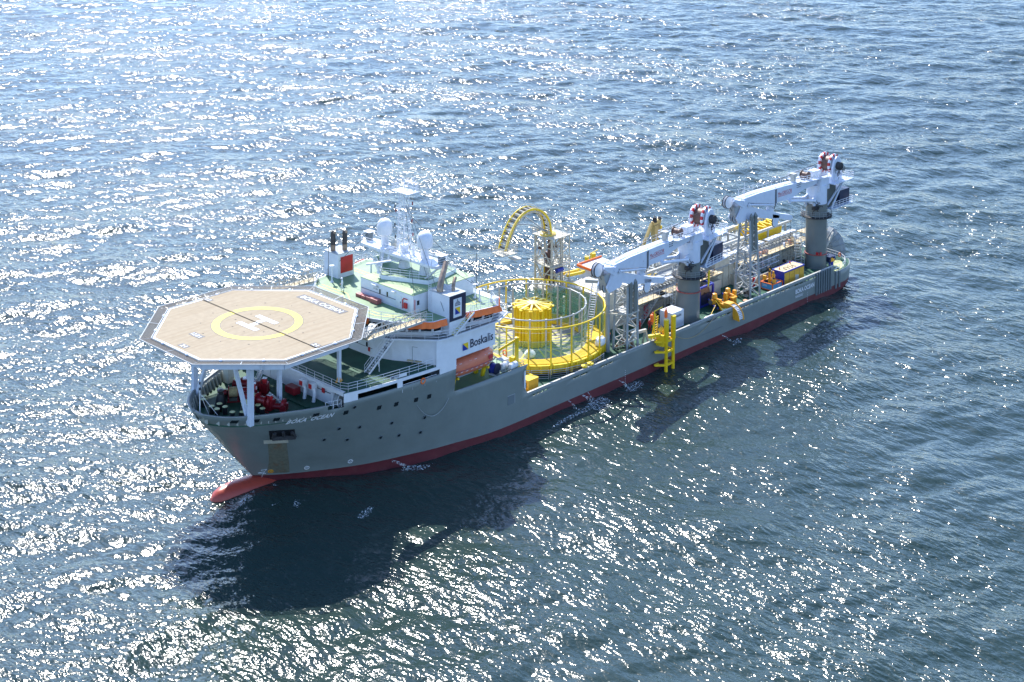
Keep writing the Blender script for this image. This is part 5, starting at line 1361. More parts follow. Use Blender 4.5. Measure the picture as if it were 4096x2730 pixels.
    m_=MB(); m_.add([(25.3,-.6,4.3),(25.3,.6,4.3),(24.2,.6,1.6),(24.2,-.6,1.6),(23.3,.6,1.6),(23.3,-.6,1.6),(23.5,.6,4.3),(23.5,-.6,4.3)],[(0,1,2,3),(1,6,4,2),(0,3,5,7)]); S(m_,'access_grating','grey_light')
    # hydraulic cylinders
    for s_ in (1.12,-1.12):
        m_=MB(); m_.rod((9.9,s_,2.4),(2.4,s_,.95),.27,12); m_.disc_axis((9.9,s_,2.4),(0,1,0),.38,.3,14); m_.disc_axis((2.4,s_,.95),(0,1,0),.34,.3,14); S(m_,'luffing_cylinder','crane_white')
        m_=MB(); m_.xz([(1.2,1.7),(2.7,1.3),(2.8,.5),(1.9,-.5),(1.2,0)],s_-.35 if s_>0 else s_+.15,s_-.15 if s_>0 else s_+.35); S(m_,'cylinder_bracket','crane_white')
    m_=MB(); m_.rod((21.3,.75,4.0),(14.2,.75,2.5),.2,10); m_.disc_axis((21.3,.75,4.0),(0,1,0),.33,.3,12); m_.rod((21.3,-.75,4.0),(14.2,-.75,2.5),.2,10); S(m_,'jib_cylinder','crane_white')
    rnd=random.Random(5)
    m_=MB()
    for i in range(16):
        a_=V3(1.6+rnd.random()*1.4,.9+rnd.random()*1.1,-.4+rnd.random()*.9); pts=[a_]
        for k in range(4): pts.append(pts[-1]+V3(rnd.uniform(-.35,.35),rnd.uniform(-.3,.3),rnd.uniform(-.4,.3)))
        m_.tube(pts,.05,4)
    m_.cbox((2.2,1.2,-.4),(1.1,.8,.5)); S(m_,'slew_motor_hoses','rubber')
    # main winch
    wz=6.05; wx=-4.3
    m_=MB(); m_.disc_axis((wx,-.3,wz),(0,1,0),1.35,1.7,28); S(m_,'winch_drum','cablebrown')
    for yy in (-1.25,.65):
        m_=MB(); n=20
        for k in range(n):
            m_.mi(k%2); m_.lathe([(1.35,-.14),(1.85,-.14),(1.85,.14),(1.35,.14),(1.35,-.14)],(wx,yy,wz),2,Matrix.Rotation(-PI/2,3,'X'),cap=False,a0=2*PI*k/n,a1=2*PI*(k+1)/n)
        m_.mi(0).disc_axis((wx,yy,wz),(0,1,0),1.36,.2,24); S(m_,'drum_flange',['white_clean','red'])
    for yy in (-1.75,1.2):
        m_=MB(); m_.xz([(wx-1.6,wz-2.6),(wx+1.3,wz-2.6),(wx+1.4,wz-.4),(wx+.9,wz+1.0),(wx+.1,wz+1.5),(wx-.7,wz+1.3),(wx-1.4,wz+.2)],yy-.2,yy+.2); S(m_,'winch_frame','crane_white',bevel=.05)
    m_=MB(); m_.disc_axis((wx,1.75,wz-.1),(0,1,0),.7,.8,16)
    for i in range(22):
        a_=V3(wx+rnd.uniform(-.8,.8),1.7+rnd.random()*.7,wz+rnd.uniform(-1.3,.7)); pts=[a_]
        for k in range(4): pts.append(pts[-1]+V3(rnd.uniform(-.3,.3),rnd.uniform(-.2,.25),rnd.uniform(-.45,.3)))
        m_.tube(pts,.05,4)
    S(m_,'winch_hydraulics','rubber')
    m_=MB(); m_.box(-7.8,-1.6,-2.3,2.6,3.2,3.35); m_.beam((-1.6,1.2,-.6),(-6.2,1.6,3.2),.22,.3); m_.beam((-1.6,-1.2,-.6),(-6.2,-1.6,3.2),.22,.3); S(m_,'winch_platform','crane_white')
    S(railing([(-7.8,-2.3,3.35),(-7.8,2.6,3.35),(-1.9,2.6,3.35)],1.05,3,1.1,.04),'winch_platform_railing','white_clean')
    m_=MB(); m_.box(-8.6,-1.7,-1.9,2.1,-1.35,-1.2); S(m_,'power_platform','crane_white')
    S(railing([(-1.9,2.1,-1.2),(-8.6,2.1,-1.2),(-8.6,-1.9,-1.2)],1.1,3,1.1,.04),'power_platform_railing','white_clean')
    m_=MB(); m_.box(-8.2,-5.0,-1.3,1.5,-1.15,1.3); S(m_,'power_pack','navy')
    m_=MB()
    for i in range(10): m_.rod((-4.4+.28*i,1.0,-1.1),(-4.3+.28*i,1.0,3.1),.09,6)
    m_.box(-4.6,-1.7,-1.0,.8,-1.1,3.0); S(m_,'hydraulic_manifold','grey_pedestal')
    m_=MB(); m_.beam((-1.6,2.0,-1.1),(-5.0,2.2,3.2),.2,.2); S(m_,'platform_strut','crane_white')
    # top walkway, small winch, boxes
    m_=MB(); m_.xz([(-1.6,4.5),(6.6,4.95),(6.6,5.08),(-1.6,4.63)],.85,1.75); m_.xz([(-1.6,4.5),(6.6,4.95),(6.6,5.08),(-1.6,4.63)],-1.75,-.85); S(m_,'boom_walkway','crane_white')
    for yy in (1.72,-1.72): S(railing([(-1.6,yy,4.6),(1.5,yy,4.8),(6.6,yy,5.05),(6.6,yy*.6,5.05)],1.05,3,1.0,.045),'boom_railing','white_clean')
    m_=MB(); m_.disc_axis((3.9,.1,5.55),(0,1,0),.55,1.2,16); m_.disc_axis((3.9,.75,5.55),(0,1,0),.72,.08,18); m_.disc_axis((3.9,-.55,5.55),(0,1,0),.72,.08,18); S(m_,'tugger_winch','cablebrown')
    m_=MB(); m_.box(.0,2.0,-.6,.7,4.9,5.9); m_.box(.3,1.6,.2,.9,5.9,6.0); S(m_,'electrical_box','white')
    m_=MB(); m_.box(6.9,7.9,-.5,.5,5.9,6.5); m_.box(7.0,7.7,-.35,.35,5.0,5.9); S(m_,'lamp_housing','steel_pale')
    # crane maker's name
    def tf(p): return Vector((R@Vector((p.x,p.y,0)))+Vector((0,0,p.z+zf)))
    lettering('maker_name','MacGREGOR',(13.1,.90,3.85),(-1,0,-.02),(0.0,0,1),4.1,.62,'red',c,bold=.0,fn=tf)
    m_=MB(); m_.beam((13.2,.9,3.72),(9.0,.9,3.64),.02,.06); S(m_,'name_underline','red')
    m_=MB()
    for i in range(3):
        for j in range(3): m_.box(7.3-.42*i,7.55-.42*i,.88,.90,4.15+.33*j,4.3+.33*j)
    S(m_,'capacity_marks','text_grey')
    # hook block
    return c,S
M['grey_pedestal']=mat('pedestal_grey',(.15,.165,.155),rough=.42,var=.07,vscale=.6,dirt=(.19,.17,.13),dscale=.5,dthr=(.6,.9),streak=True)
M['redband']=mat('red_white_band',(.32,.07,.06),rough=.5,var=.3,vscale=3)
c1,S1=crane(46.2,8.5,12.78,math.radians(7),'knuckle boom crane on the grey conical pedestal nearer the yellow carousel',True)
c2,S2=crane(9.9,8.5,14.83,0.,'knuckle boom crane on the tall straight grey pedestal near the stern',False)
def hook(par,x,y,z0,z1,mt,r=.42):
    m_=MB(); m_.rod((x,y,z0+1.3),(x,y,z1),.035,4); m_.build('hook_rope','rubber',par)
    m_=MB(); m_.lathe([(.0,0),(r*.9,.02),(r,.15),(r,1.0),(r*.8,1.12),(.12,1.2),(.1,1.5),(0,1.5)],(x,y,z0),14); m_.tube([(x+.0,y,z0),(x,y,z0-.3),(x+.2,y,z0-.45),(x+.25,y,z0-.2)],.07,5); m_.build('hook_block',mt,par)
hook(c2,22.6-9.9,9.4-8.5+.2,4.85,13.7,'redorange' if 0 else 'orange'); hook(c2,18.6-9.9,.5,4.9,13.6,'red',.22)
hook(c1,57.4-46.2,10.3-8.5,6.2,12.0,'orange'); hook(c1,54.3-46.2,1.9,6.1,11.5,'orange',.25)
# ---------------------------------------------------------------- boom rests
def boom_rest(x,y,h,hx,hy,tx,ty,label,mid=None,n=6):
    r=T('boom_rest',label,'boom rest',(x,y,3.4),0,'lattice boom rests')
    B=[(-hx,-hy),(hx,-hy),(hx,hy),(-hx,hy)];Tt=[(-tx,-ty),(tx,-ty),(tx,ty),(-tx,ty)]
    P=lambda k,t:V3(B[k][0]+(Tt[k][0]-B[k][0])*t,B[k][1]+(Tt[k][1]-B[k][1])*t,h*t)
    for k in range(4):
        m_=MB(); m_.rod(P(k,0),P(k,1),.19,10); m_.build('leg','grey_light',r)
    for i in range(n):
        m_=MB(); a,b=i/n,(i+1)/n
        for k in range(4):
            k2=(k+1)%4
            m_.rod(P(k,b),P(k2,b),.09,6)
            if (i+k)%2: m_.rod(P(k,a),P(k2,b),.10,6)
            else: m_.rod(P(k2,a),P(k,b),.10,6)
        m_.build('bracing','steel_pale',r)
    for s_ in (-1,1):
        m_=MB(); X_=s_*.55; m_.box(X_-.32,X_+.32,ty-.1,ty+.28,h*.6,h+.6); m_.add([(X_-.32,ty-.1,h+.6),(X_+.32,ty-.1,h+.6),(X_+.32,ty+.28,h+.6),(X_-.32,ty+.28,h+.6),(X_-.1,ty,h+1.1),(X_+.1,ty,h+1.1)],[(0,1,5,4),(1,2,5),(2,3,4,5),(3,0,4)]); m_.build('guide_horn','grey_pedestal',r)
    m_=MB(); m_.cbox((0,0,h*.6),(tx*2+.6,ty*2+.6,.15)); m_.build('work_platform','steel_pale',r); m_=MB(); m_.cbox((0,0,h*.98),(.7,ty*2,.3)); m_.build('saddle','steel_pale',r)
    return r
boom_rest(31.0,9.0,13.1,1.35,1.6,.8,1.0,'tall grey lattice tower carrying the jib of the aft crane',n=7)
r1=boom_rest(63.4,9.9,10.0,1.25,1.35,1.1,1.2,'shorter lattice tower beside the carousel carrying the forward crane jib',n=6)
m_=MB(); m_.beam((1.1,-1.2,5.9),(3.4,-2.2,5.9),.2,.2); m_.beam((1.1,1.2,5.9),(3.4,-2.2,5.9),.2,.2); m_.beam((1.1,-1.2,5.9),(1.1,1.2,5.9),.2,.2); m_.build('side_bracket','cream',r1)
# ---------------------------------------------------------------- containers
def corrug(mb,x0,x1,y,z0,z1,n,d=.05,s=1):
    for i in range(n):
        a=x0+(x1-x0)*(i+.2)/n;b=x0+(x1-x0)*(i+.8)/n; mb.box(a,b,min(y,y+s*d),max(y,y+s*d),z0,z1)
k=T('shipping_container','white ten foot container with company lettering beside the forward crane pedestal','container',(50.75,8.75,3.45))
m_=MB(); m_.box(-1.5,1.5,-1.2,1.2,.12,2.55); corrug(m_,-1.4,1.4,1.2,.3,2.4,12); m_.build('container_wall','white_clean',k)
m_=MB(); m_.box(-1.5,1.5,-1.22,1.26,2.55,2.6); m_.box(-1.5,1.5,-1.22,1.26,0,.14); m_.build('container_frame','white',k)
lettering('container_lettering','Boskalis',(1.0,1.27,1.75),(-1,0,0),(0,0,1),1.75,.42,'text_dark',k,bold=.01)
m_=MB(); m_.box(1.1,1.4,1.25,1.275,1.75,2.1); m_.build('container_emblem','yellow',k)
k=T('shipping_container','blue container with yellow side panels and rusty tan roof near the aft crane','container',(20.4,9.9,3.45))
m_=MB(); m_.box(-3.0,3.0,-1.2,1.2,.1,2.55); m_.build('container_wall','blue',k)
for i in range(4):
    m_=MB(); m_.box(-2.9+1.47*i,-2.9+1.47*i+1.38,1.2,1.24,.15,2.4); m_.build('door_panel','orange_yel2' if 0 else M.setdefault('mustard',mat('mustard',(.56,.32,.03),rough=.5,var=.1,dirt=(.2,.12,.04),dscale=1.5,dthr=(.62,.85))),k)
m_=MB(); m_.box(-2.9,2.9,-1.1,1.1,2.56,2.6); m_.build('container_roof','plank',k)
m_=MB(); 
for a,b in (((-3,-1.2),(3,-1.2)),((3,-1.2),(3,1.2)),((3,1.2),(-3,1.2)),((-3,1.2),(-3,-1.2))): m_.beam((*a,2.58),(*b,2.58),.14,.14)
m_.build('container_frame','blue',k)
m_=MB(); m_.add([(-.3,1.26,.5),(-1.3,1.26,.5),(-1.3,1.26,1.3),(-.3,1.26,1.5)],[(0,1,2,3)]); m_.build('container_poster','steel_pale',k,solid=.02)
m_=MB(); rnd=random.Random(3); pts=[V3(1.5,0,2.64)]
for i in range(26): pts.append(pts[-1]+V3(-.12+.5*math.sin(i*.9)*.5,.45*math.cos(i*.8),0))
pts=[V3(max(-2.6,min(2.6,p.x)),max(-.9,min(.9,p.y)),2.66) for p in pts]; m_.tube(pts,.035,4); m_.build('lifting_sling','rubber',k)
k=T('cargo_basket','open light blue basket with orange rim and lettering holding machinery','basket',(25.0,9.7,3.45))
m_=MB(); 
for x0_,x1_,y0_,y1_ in ((-1.4,1.4,1.1,1.16),(-1.4,1.4,-1.16,-1.1),(1.34,1.4,-1.1,1.1),(-1.4,-1.34,-1.1,1.1)): m_.box(x0_,x1_,y0_,y1_,.15,1.1)
m_.box(-1.4,1.4,-1.16,1.16,.1,.16); m_.build('basket_side','skyblue',k)
m_=MB()
for z in (.1,1.15):
    for a,b in (((-1.42,-1.18),(1.42,-1.18)),((1.42,-1.18),(1.42,1.18)),((1.42,1.18),(-1.42,1.18)),((-1.42,1.18),(-1.42,-1.18))): m_.beam((*a,z),(*b,z),.14,.14)
for a in ((-1.42,-1.18),(1.42,-1.18),(1.42,1.18),(-1.42,1.18)): m_.beam((*a,0),(*a,1.2),.16,.16)
m_.build('basket_frame','orange',k)
lettering('basket_lettering','CBOX',(1.41,-.95,.55),(0,1,0),(0,0,1),1.0,.36,'white_clean',k,bold=.02)
lettering('basket_lettering','CBOX',(-.1,1.17,.55),(-1,0,0),(0,0,1),.9,.3,'white_clean',k,bold=.02)
def machine(mb,c,rnd,n=14,s=(1,1,1.2),mi=(0,)):
    for i in range(n):
        mb.mi(rnd.choice(mi)); p=Vector(c)+V3(rnd.uniform(-s[0],s[0]),rnd.uniform(-s[1],s[1]),rnd.uniform(0,s[2]))
        t=rnd.random()
        if t<.4: mb.cbox(p,(rnd.uniform(.15,.6),rnd.uniform(.15,.5),rnd.uniform(.2,.8)),rnd.random()*3)
        elif t<.7: mb.disc_axis(p,(rnd.random(),rnd.random(),rnd.random()),rnd.uniform(.12,.4),rnd.uniform(.1,.5),12)
        else: mb.tube([p,p+V3(rnd.uniform(-.5,.5),rnd.uniform(-.5,.5),rnd.uniform(-.2,.7)),p+V3(rnd.uniform(-.8,.8),rnd.uniform(-.5,.5),rnd.uniform(-.3,.3))],.06,5)
mc=T('burial_tool','yellow and dark blue hydraulic machine standing in the light blue basket','machine',(25.0,9.6,3.7))
m_=MB(); machine(m_,(0,0,.2),random.Random(4),22,(.95,.8,1.5),(0,0,1,2)); m_.mi(0).beam((.2,-.2,0),(.2,-.2,3.0),.28,.28); m_.beam((-.2,.3,0),(-.2,.3,2.6),.24,.24); m_.build('tool_body',['orange_yel','navy','black'],mc)
m_=MB(); m_.disc_axis((.3,-.2,3.0),(0,1,0),.5,.3,18,rin=.25); m_.build('cutter_wheel','rubber',mc)
# blue framed reel and tools near forward crane
bf=T('reel_frame','dark blue steel frame holding an orange cable reel behind the forward crane pedestal','reel frame',(39.7,5.6,3.4))
m_=MB()
for x in (-1.8,1.8):
    for y in (-1.5,1.5): m_.beam((x,y,0),(x,y,3.3),.3,.3)
for z in (.2,3.3):
    for a,b in (((-1.8,-1.5),(1.8,-1.5)),((1.8,-1.5),(1.8,1.5)),((1.8,1.5),(-1.8,1.5)),((-1.8,1.5),(-1.8,-1.5))): m_.beam((*a,z),(*b,z),.28,.28)
m_.build('steel_frame','blue',bf)
m_=MB(); m_.box(-1.75,1.75,1.42,1.5,.3,2.0); m_.build('side_panel','navy',bf)
for y in (-1.1,1.1): m_=MB(); m_.disc_axis((0,y,1.9),(0,1,0),1.45,.12,24,rin=.3); m_.build('reel_flange','rust2' if 0 else 'orange_yel' if 0 else 'rust',bf)
m_=MB(); m_.disc_axis((0,0,1.9),(0,1,0),.9,2.1,20); m_.build('reel_core','cablebrown',bf)
def quadtool(x,y,label,rz,big):
    q=T('cable_tool',label,'machine',(x,y,3.4),rz,'orange and blue cable tools')
    m_=MB(); m_.lathe([(.38,0),(.45,.1),(.36,.75),(.15,.85),(0,.87)],(0,0,1.75),16); m_.build('motor_cap','orange_yel',q)
    m_=MB(); m_.beam((-1.5,-.6,.9),(1.4,.5,.8),.25,.25); m_.beam((-.2,1.0,.2),(.2,-1.1,1.5),.22,.22); m_.beam((-1.3,-.8,0),(-1.3,-.8,1.6),.35,.35); m_.rod((.4,.6,.3),(1.3,1.0,.7),.14,8); m_.build('hydraulic_frame','blue',q)
    m_=MB(); m_.box(-.2,.25,.7,1.15,0,1.7); m_.box(-.6,.6,-.5,.5,.9,1.6) ; m_.build('tool_housing','orange_yel',q)
    if big:
        m_=MB(); m_.box(1.0,1.5,.2,.7,0,2.2); m_.box(-1.3,-.8,.3,.8,0,2.1); m_.box(-.4,.8,.8,1.6,1.3,1.5); m_.build('side_column','orange_yel',q)
    m_=MB(); machine(m_,(0,0,.5),random.Random(int(x*7)),12,(.9,.8,1.0),(0,)); m_.tube([(0,0,1.4),(.8,.9,1.2),(.9,1.1,.2)],.06,5); m_.build('hoses','black',q)
quadtool(39.8,8.9,'orange and blue cable tool with cone cap, nearer the crane pedestal',.3,False)
quadtool(36.2,8.9,'larger orange and blue cable tool with side columns, aft of its twin',0,True)
m_=MB()
for a,b in (((42.6,10.3,3.5),(40.2,9.6,4.6)),((41.0,11.9,3.45),(40.5,9.6,5.2)),((39.2,11.6,3.5),(40.3,9.4,5.4))): m_.rod(a,b,.06,5)
tag(m_.build('lashing_straps','yellow'),'yellow lashing straps spread from the nearer orange tool to the deck','straps')
m_=MB(); machine(m_,(37.6,5.8,3.5),random.Random(9),34,(1.6,1.3,1.1),(0,1)); tag(m_.build('hose_pile',['rubber','metal']),'tangle of black and silver hoses on deck behind the orange tools','hoses')
# orange overboard chute
oc=T('overboard_chute','orange quarter round cable chute with white rollers hanging over the port bulwark','chute',(39.6,12.9,4.2))
for dx in (-.62,.62):
    m_=MB(); pts=[];n=14
    vs=[];fs=[]
    for i in range(n+1):
        a=PI/2*i/n*1.05
        for r in (2.15,.95): vs.append((dx,-.9+r*math.sin(a),-1.3+r*math.cos(a)))
    for i in range(n): fs.append((2*i,2*i+1,2*i+3,2*i+2))
    m_.add(vs,fs); m_.build('side_plate','orange_yel',oc,solid=.12,off=0)
m_=MB()
for i in range(1,12):
    a=PI/2*i/12*1.05; r=1.9; m_.rod((-.55,-.9+r*math.sin(a),-1.3+r*math.cos(a)),(.55,-.9+r*math.sin(a),-1.3+r*math.cos(a)),.11,8)
m_.build('rollers','white_clean',oc)
m_=MB(); m_.box(-.7,.7,-1.9,-.7,.1,.9); m_.box(-.5,.5,-3.0,-1.9,-.2,.5); m_.build('chute_frame','orange_yel',oc)
for i,(x,y) in enumerate(((34.4,11.3),(36.0,11.7))):
    m_=MB(); m_.lathe([(.55,0),(.55,.1),(.25,.12),(.25,.55),(.55,.57),(.55,.67),(0,.67)],(x,y,3.4),18); tag(m_.build('cable_spool',M.setdefault('peach',mat('peach',(.55,.27,.15),rough=.6,var=.12))),['peach coloured cable spool on deck, farther aft of the orange chute','peach coloured cable spool on deck, next to the orange chute'][i],'spool','small spools by the bulwark')
# yellow twin pile guide frame hung over the side
def pile_frame(x,y,s_,label,low):
    g=T('guide_frame',label,'guide frame',(x,y,0),0,'yellow twin pile guide frames')
    for dx,h in ((.8,8.0),(-.9,8.2)):
        m_=MB(); m_.lathe([(.27,-1.5 if low else 3.2),(.27,4.6),(.38,4.8),(.40,h-.2),(.40,h),(0,h+.02)],(dx,s_*1.4,0),16); m_.build('guide_pile','yellow',g)
    for z in ((4.6,3.0,1.0) if low else (6.0,4.6)):
        m_=MB(); m_.beam((1.1,s_*1.4,z),(-1.1,s_*1.4,z),.3,.3); m_.beam((.9,s_*1.4,z),(2.3,s_*.4,z+.1),.26,.3); m_.beam((2.3,s_*.4,z+.1),(1.2,s_*.2,z),.22,.22); m_.beam((-.9,s_*1.4,z),(-.9,s_*.1,z),.22,.25); m_.build('frame_brace','yellow',g)
    m_=MB(); m_.box(1.0,1.5,min(s_*.0,s_*1.3),max(s_*0,s_*1.3),3.9,5.6) ; m_.beam((2.6,s_*-.6,5.3),(1.2,s_*.6,5.6),.45,.4); m_.beam((.9,s_*-.6,5.2),(1.9,s_*-.9,5.2),.2,.2)
    for i in range(9): m_.beam((1.3-.12*i,s_*-.9,4.6+.38*i),(.2-.05*i,s_*-.9,4.7+.38*i),.07,.07)
    m_.beam((1.6,s_*-.9,4.3),(.5,s_*-.9,8.2),.12,.12); m_.beam((.3,s_*-.9,4.3),(.0,s_*-.9,7.8),.12,.12); m_.build('ladder_frame','yellow',g)
    m_=MB(); m_.rod((1.7,s_*-.2,4),(1.7,s_*-.2,9.1),.1,6); m_.rod((1.7,s_*-.2,9.1),(-.2,s_*-.2,9.3),.08,6); m_.build('davit_pole','yellow',g)
    m_=MB(); machine(m_,(.2,s_*.4,4.6),random.Random(8),14,(.8,.5,1.6),(0,1)); m_.build('guide_rollers',['orange_yel','yellow'],g)
    return g
pile_frame(58.3,12.9,1,'yellow frame with two long piles dipping into the sea over the port side',True)
pf=pile_frame(44.4,-12.6,-1,'twin yellow posts of the raised frame on the far starboard side',False)
# tan knuckle crane on the starboard side
tc=T('service_crane','small ochre folding crane on an orange base at the far starboard rail','crane',(30.6,-11.0,3.4))
m_=MB(); m_.lathe([(.9,0),(.8,.4),(.6,3.4),(1.0,3.5),(.9,4.0)],(0,0,0),16); m_.build('crane_base','orange',tc)
m_=MB(); m_.beam((0,0,4.0),(.2,0,7.6),.95,1.0); m_.beam((.8,0,7.9),(-1.3,0,8.2),.6,.7); m_.build('crane_column','tan',tc)
m_=MB(); m_.beam((1.0,0,8.0),(3.7,0,4.0),.42,.5); m_.beam((-1.2,0,8.2),(-.3,.5,5.6),.42,.5); m_.build('folded_boom','tan',tc)
m_=MB(); m_.beam((-1.1,.4,7.3),(-1.1,.4,6.0),.2,.4); m_.build('boom_cylinder','yellow',tc)
m_=MB(); machine(m_,(-.2,0,8.3),random.Random(2),10,(1.0,.4,.4),(0,)); m_.build('crane_hoses','rubber',tc)
# ---------------------------------------------------------------- central cable house and highway
ch=T('cable_house','long cream equipment house running down the middle of the aft deck','deckhouse')
def cb(name,mt,*b,par=None):
    m_=MB()
    for q in b: m_.box(*q)
    return m_.build(name,mt,par or ch)
cb('house_wall','cream',(7.0,55.0,-6.0,3.6,3.4,6.9)); cb('house_side_bay','cream',(33.5,38.2,3.6,5.4,3.4,5.9)); cb('house_side_bay','cream',(27.8,28.3,3.6,7.4,3.4,5.2),(18.5,27.8,7.0,7.4,3.4,5.0))
cb('house_roof','grey_light',(6.5,55.5,-6.2,3.8,6.9,7.0))
for i in range(30):
    x=8+i*1.6; cb('wall_stiffener','cream',(x,x+.12,3.6,3.72,3.5,6.8))
cb('portal_house','cream',(28.6,32.6,-1.0,3.6,7.0,8.4)); cb('portal_house_roof','white',(28.5,32.7,-1.1,3.7,8.4,8.48))
cb('forward_block','cream',(55.0,60.6,-5.0,3.0,3.4,9.0)); cb('control_house','white',(47.9,53.5,-8.4,-3.4,7.0,9.4))
m_=MB(); m_.add([(47.7,-8.6,9.7),(53.6,-8.6,9.7),(53.6,-3.2,9.5),(47.7,-3.2,9.5)],[(0,1,2,3)]); m_.build('control_house_roof','white_clean',ch,solid=.15)
m_=MB()
for a,b in (((47.7,-8.6,9.8),(53.6,-8.6,9.8)),((53.6,-8.6,9.8),(53.9,-3.2,9.6)),((53.8,-8.6,9.8),(53.9,-3.2,9.6))): m_.beam(a,b,.12,.4)
m_.build('orange_parapet','orange',ch)
railing([(60.6,-5,9.0),(60.6,3,9.0),(55.2,3,9.0)],1.1,3,1.,.035).build('house_railing','grey_light',ch)
# port walkway with planks
for x0_,x1_ in ((6.5,27.6),(33.0,41.8),(44,57)):
    cb('plank_walkway','plank',(x0_,x1_,3.8,5.5,6.95,7.05)); railing([(x0_,5.45,7.05),(x1_,5.45,7.05)],1.1,3,1.4,.032).build('walkway_railing','grey_light',ch)
    m_=MB()
    for i in range(int((x1_-x0_)/3.2)+1):
        x=x0_+.3+i*3.2; m_.beam((x,3.7,5.6),(x,5.4,6.9),.12,.12); m_.beam((x,3.7,6.85),(x,5.5,6.85),.14,.16)
    m_.build('walkway_bracket','grey_light',ch)
# cable highways: white roller boxes in rows with steel legs
def highway(y,xs,z,label,rnd,w=1.0):
    h=T('roller_track',label,'roller track',(0,0,0),0,'cable roller tracks on the aft house')
    m_=MB(); m_.beam((xs[0],y-.6,z-.1),(xs[1],y-.6,z-.1),.12,.16); m_.beam((xs[0],y+.6,z-.1),(xs[1],y+.6,z-.1),.12,.16); m_.build('track_beam','steel_pale',h)
    x=xs[0];i=0
    while x<xs[1]:
        L_=1.0; 
        m_=MB(); m_.mi(0).box(x,x+L_*.72,y-w/2,y+w/2,z,z+.16+.1*rnd.random()); m_.mi(1).rod((x+.2,y-.55,z-.1),(x+.2,y-.55,z-1.0),.06,5); m_.rod((x+.2,y+.55,z-.1),(x+.2,y+.55,z-1.0),.06,5); m_.rod((x+.8,y-w/2,z+.15),(x+.8,y+w/2,z+.15),.09,6); m_.build('roller_box',['white','grey_light'],h)
        x+=L_*(1 if rnd.random()<.85 else 2)
    return h
RN=random.Random(1)
highway(2.6,(8,28),8.1,'row of pale roller boxes along the port edge of the aft house, stern half',RN)
highway(2.6,(33,57),7.9,'row of pale roller boxes along the port edge of the aft house, forward half',RN)
highway(-4.9,(12,58),8.6,'row of pale roller boxes along the starboard edge of the aft house',RN,1.4)
gb=T('gantry_frame','pale steel gantry frame of long beams above the aft house','gantry')
for y in (1.1,-3.6):
    m_=MB(); m_.beam((6.8,y,9.3),(53,y,9.3),.34,.42); m_.build('long_beam','steel_pale',gb)
    m_=MB()
    for i in range(9): x=8.5+i*5.4; m_.beam((x,y,7),(x,y,9.1),.26,.26)
    m_.build('gantry_posts','steel_pale',gb)
for x in (21,26.5,31,36,40.5,45,50.5): m_=MB(); m_.beam((x,1.1,9.2),(x,-3.6,9.2),.24,.28); m_.build('cross_beam','steel_pale',gb)
for x0_ in (26.5,36,45): m_=MB(); m_.beam((x0_,1.1,9.15),(x0_+4.5,-3.6,9.15),.16,.16); m_.build('cross_beam','steel_pale',gb)
m_=MB()
for x0_ in (21.5,26,30.5,36,41,46):
    for s_ in (0,3.6): m_.box(x0_+s_,x0_+s_+.3,-3.75,-3.5,7,9.1)
    for i in range(9): m_.beam((x0_+.3,-3.62,7.2+.2*i),(x0_+3.6,-3.62,7.2+.2*i),.05,.09)
m_.build('louvre_panels','cream',gb)
m_=MB()
rnd=random.Random(12)
for i in range(46):
    x=14+rnd.random()*42; y=rnd.uniform(-3.2,1.0); 
    if rnd.random()<.5: m_.rod((x,y,7.2+rnd.random()),(x+rnd.uniform(1,5),y+rnd.uniform(-.2,.2),7.2+rnd.random()),.07,5)
    else: m_.cbox((x,y,7.3),(rnd.uniform(.4,1.4),rnd.uniform(.3,.9),rnd.uniform(.3,1.0)),0)
m_.build('piping','steel_pale',gb)
for i,(x,y) in enumerate(((26.5,-.4),(44.5,-.8))):
    m_=MB(); machine(m_,(x,y,7.1),random.Random(20+i),10,(.9,.6,.6),(0,)); tag(m_.build('yellow_pump','yellow'),['small yellow machine between the gantry beams, nearer the stern','small yellow machine between the gantry beams, nearer the forward crane'][i],'machine')
tn=T('cable_tensioner','big yellow cable tensioner between the gantry beams near the stern','tensioner',(0,0,0))
for y in (-2.6,.1):
    m_=MB(); m_.box(8.5,17.2,y-.2,y+.2,7.1,9.0); m_.box(8.8,16.6,y-.28,y+.28,8.7,8.95); m_.build('track_frame','yellow',tn)
for i,x in enumerate((9.2,11.4,13.6,15.8)):
    m_=MB(); m_.beam((x,-2.6,9.2),(x,.1,9.2),.35,.35); m_.beam((x,-2.6,9.2),(x+1.6,.1,9.2),.22,.22); m_.build('cross_member','yellow',tn)
m_=MB(); machine(m_,(17.6,-1.2,7.2),random.Random(33),14,(.8,1.4,1.0),(0,)); m_.box(16.4,17.4,-2.9,-2.1,7.1,10.0); m_.build('drive_unit','yellow',tn)
wg=T('spooling_reel','large cream cable wheel standing behind the yellow tensioner','cable reel',(10.4,-6.0,8.6),.1)
m_=MB(); m_.lathe([(2.3,-.7),(2.6,-.6),(2.3,0),(2.6,.6),(2.3,.7)],(0,0,0),32,Matrix.Rotation(PI/2,3,'X')); m_.build('wheel_rim','cream',wg)
m_=MB(); m_.disc_axis((0,.75,0),(0,1,0),1.2,.15,24); m_.build('wheel_hub','white',wg)
kb=T('tool_locker','open dark brown locker with red gear hung inside, above the house roof','locker',(28.5,-5.9,8.0))
m_=MB(); m_.box(-2,2,-.5,-.4,0,2.0); m_.box(-2,-1.85,-.4,.7,0,2.0); m_.box(1.85,2,-.4,.7,0,2.0); m_.box(-2,2,-.5,.8,2.0,2.1); m_.build('locker_shell','rust',kb)
m_=MB(); machine(m_,(0,.1,.2),random.Random(5),9,(1.4,.3,1.3),(0,)); m_.build('hung_gear','darkred',kb)
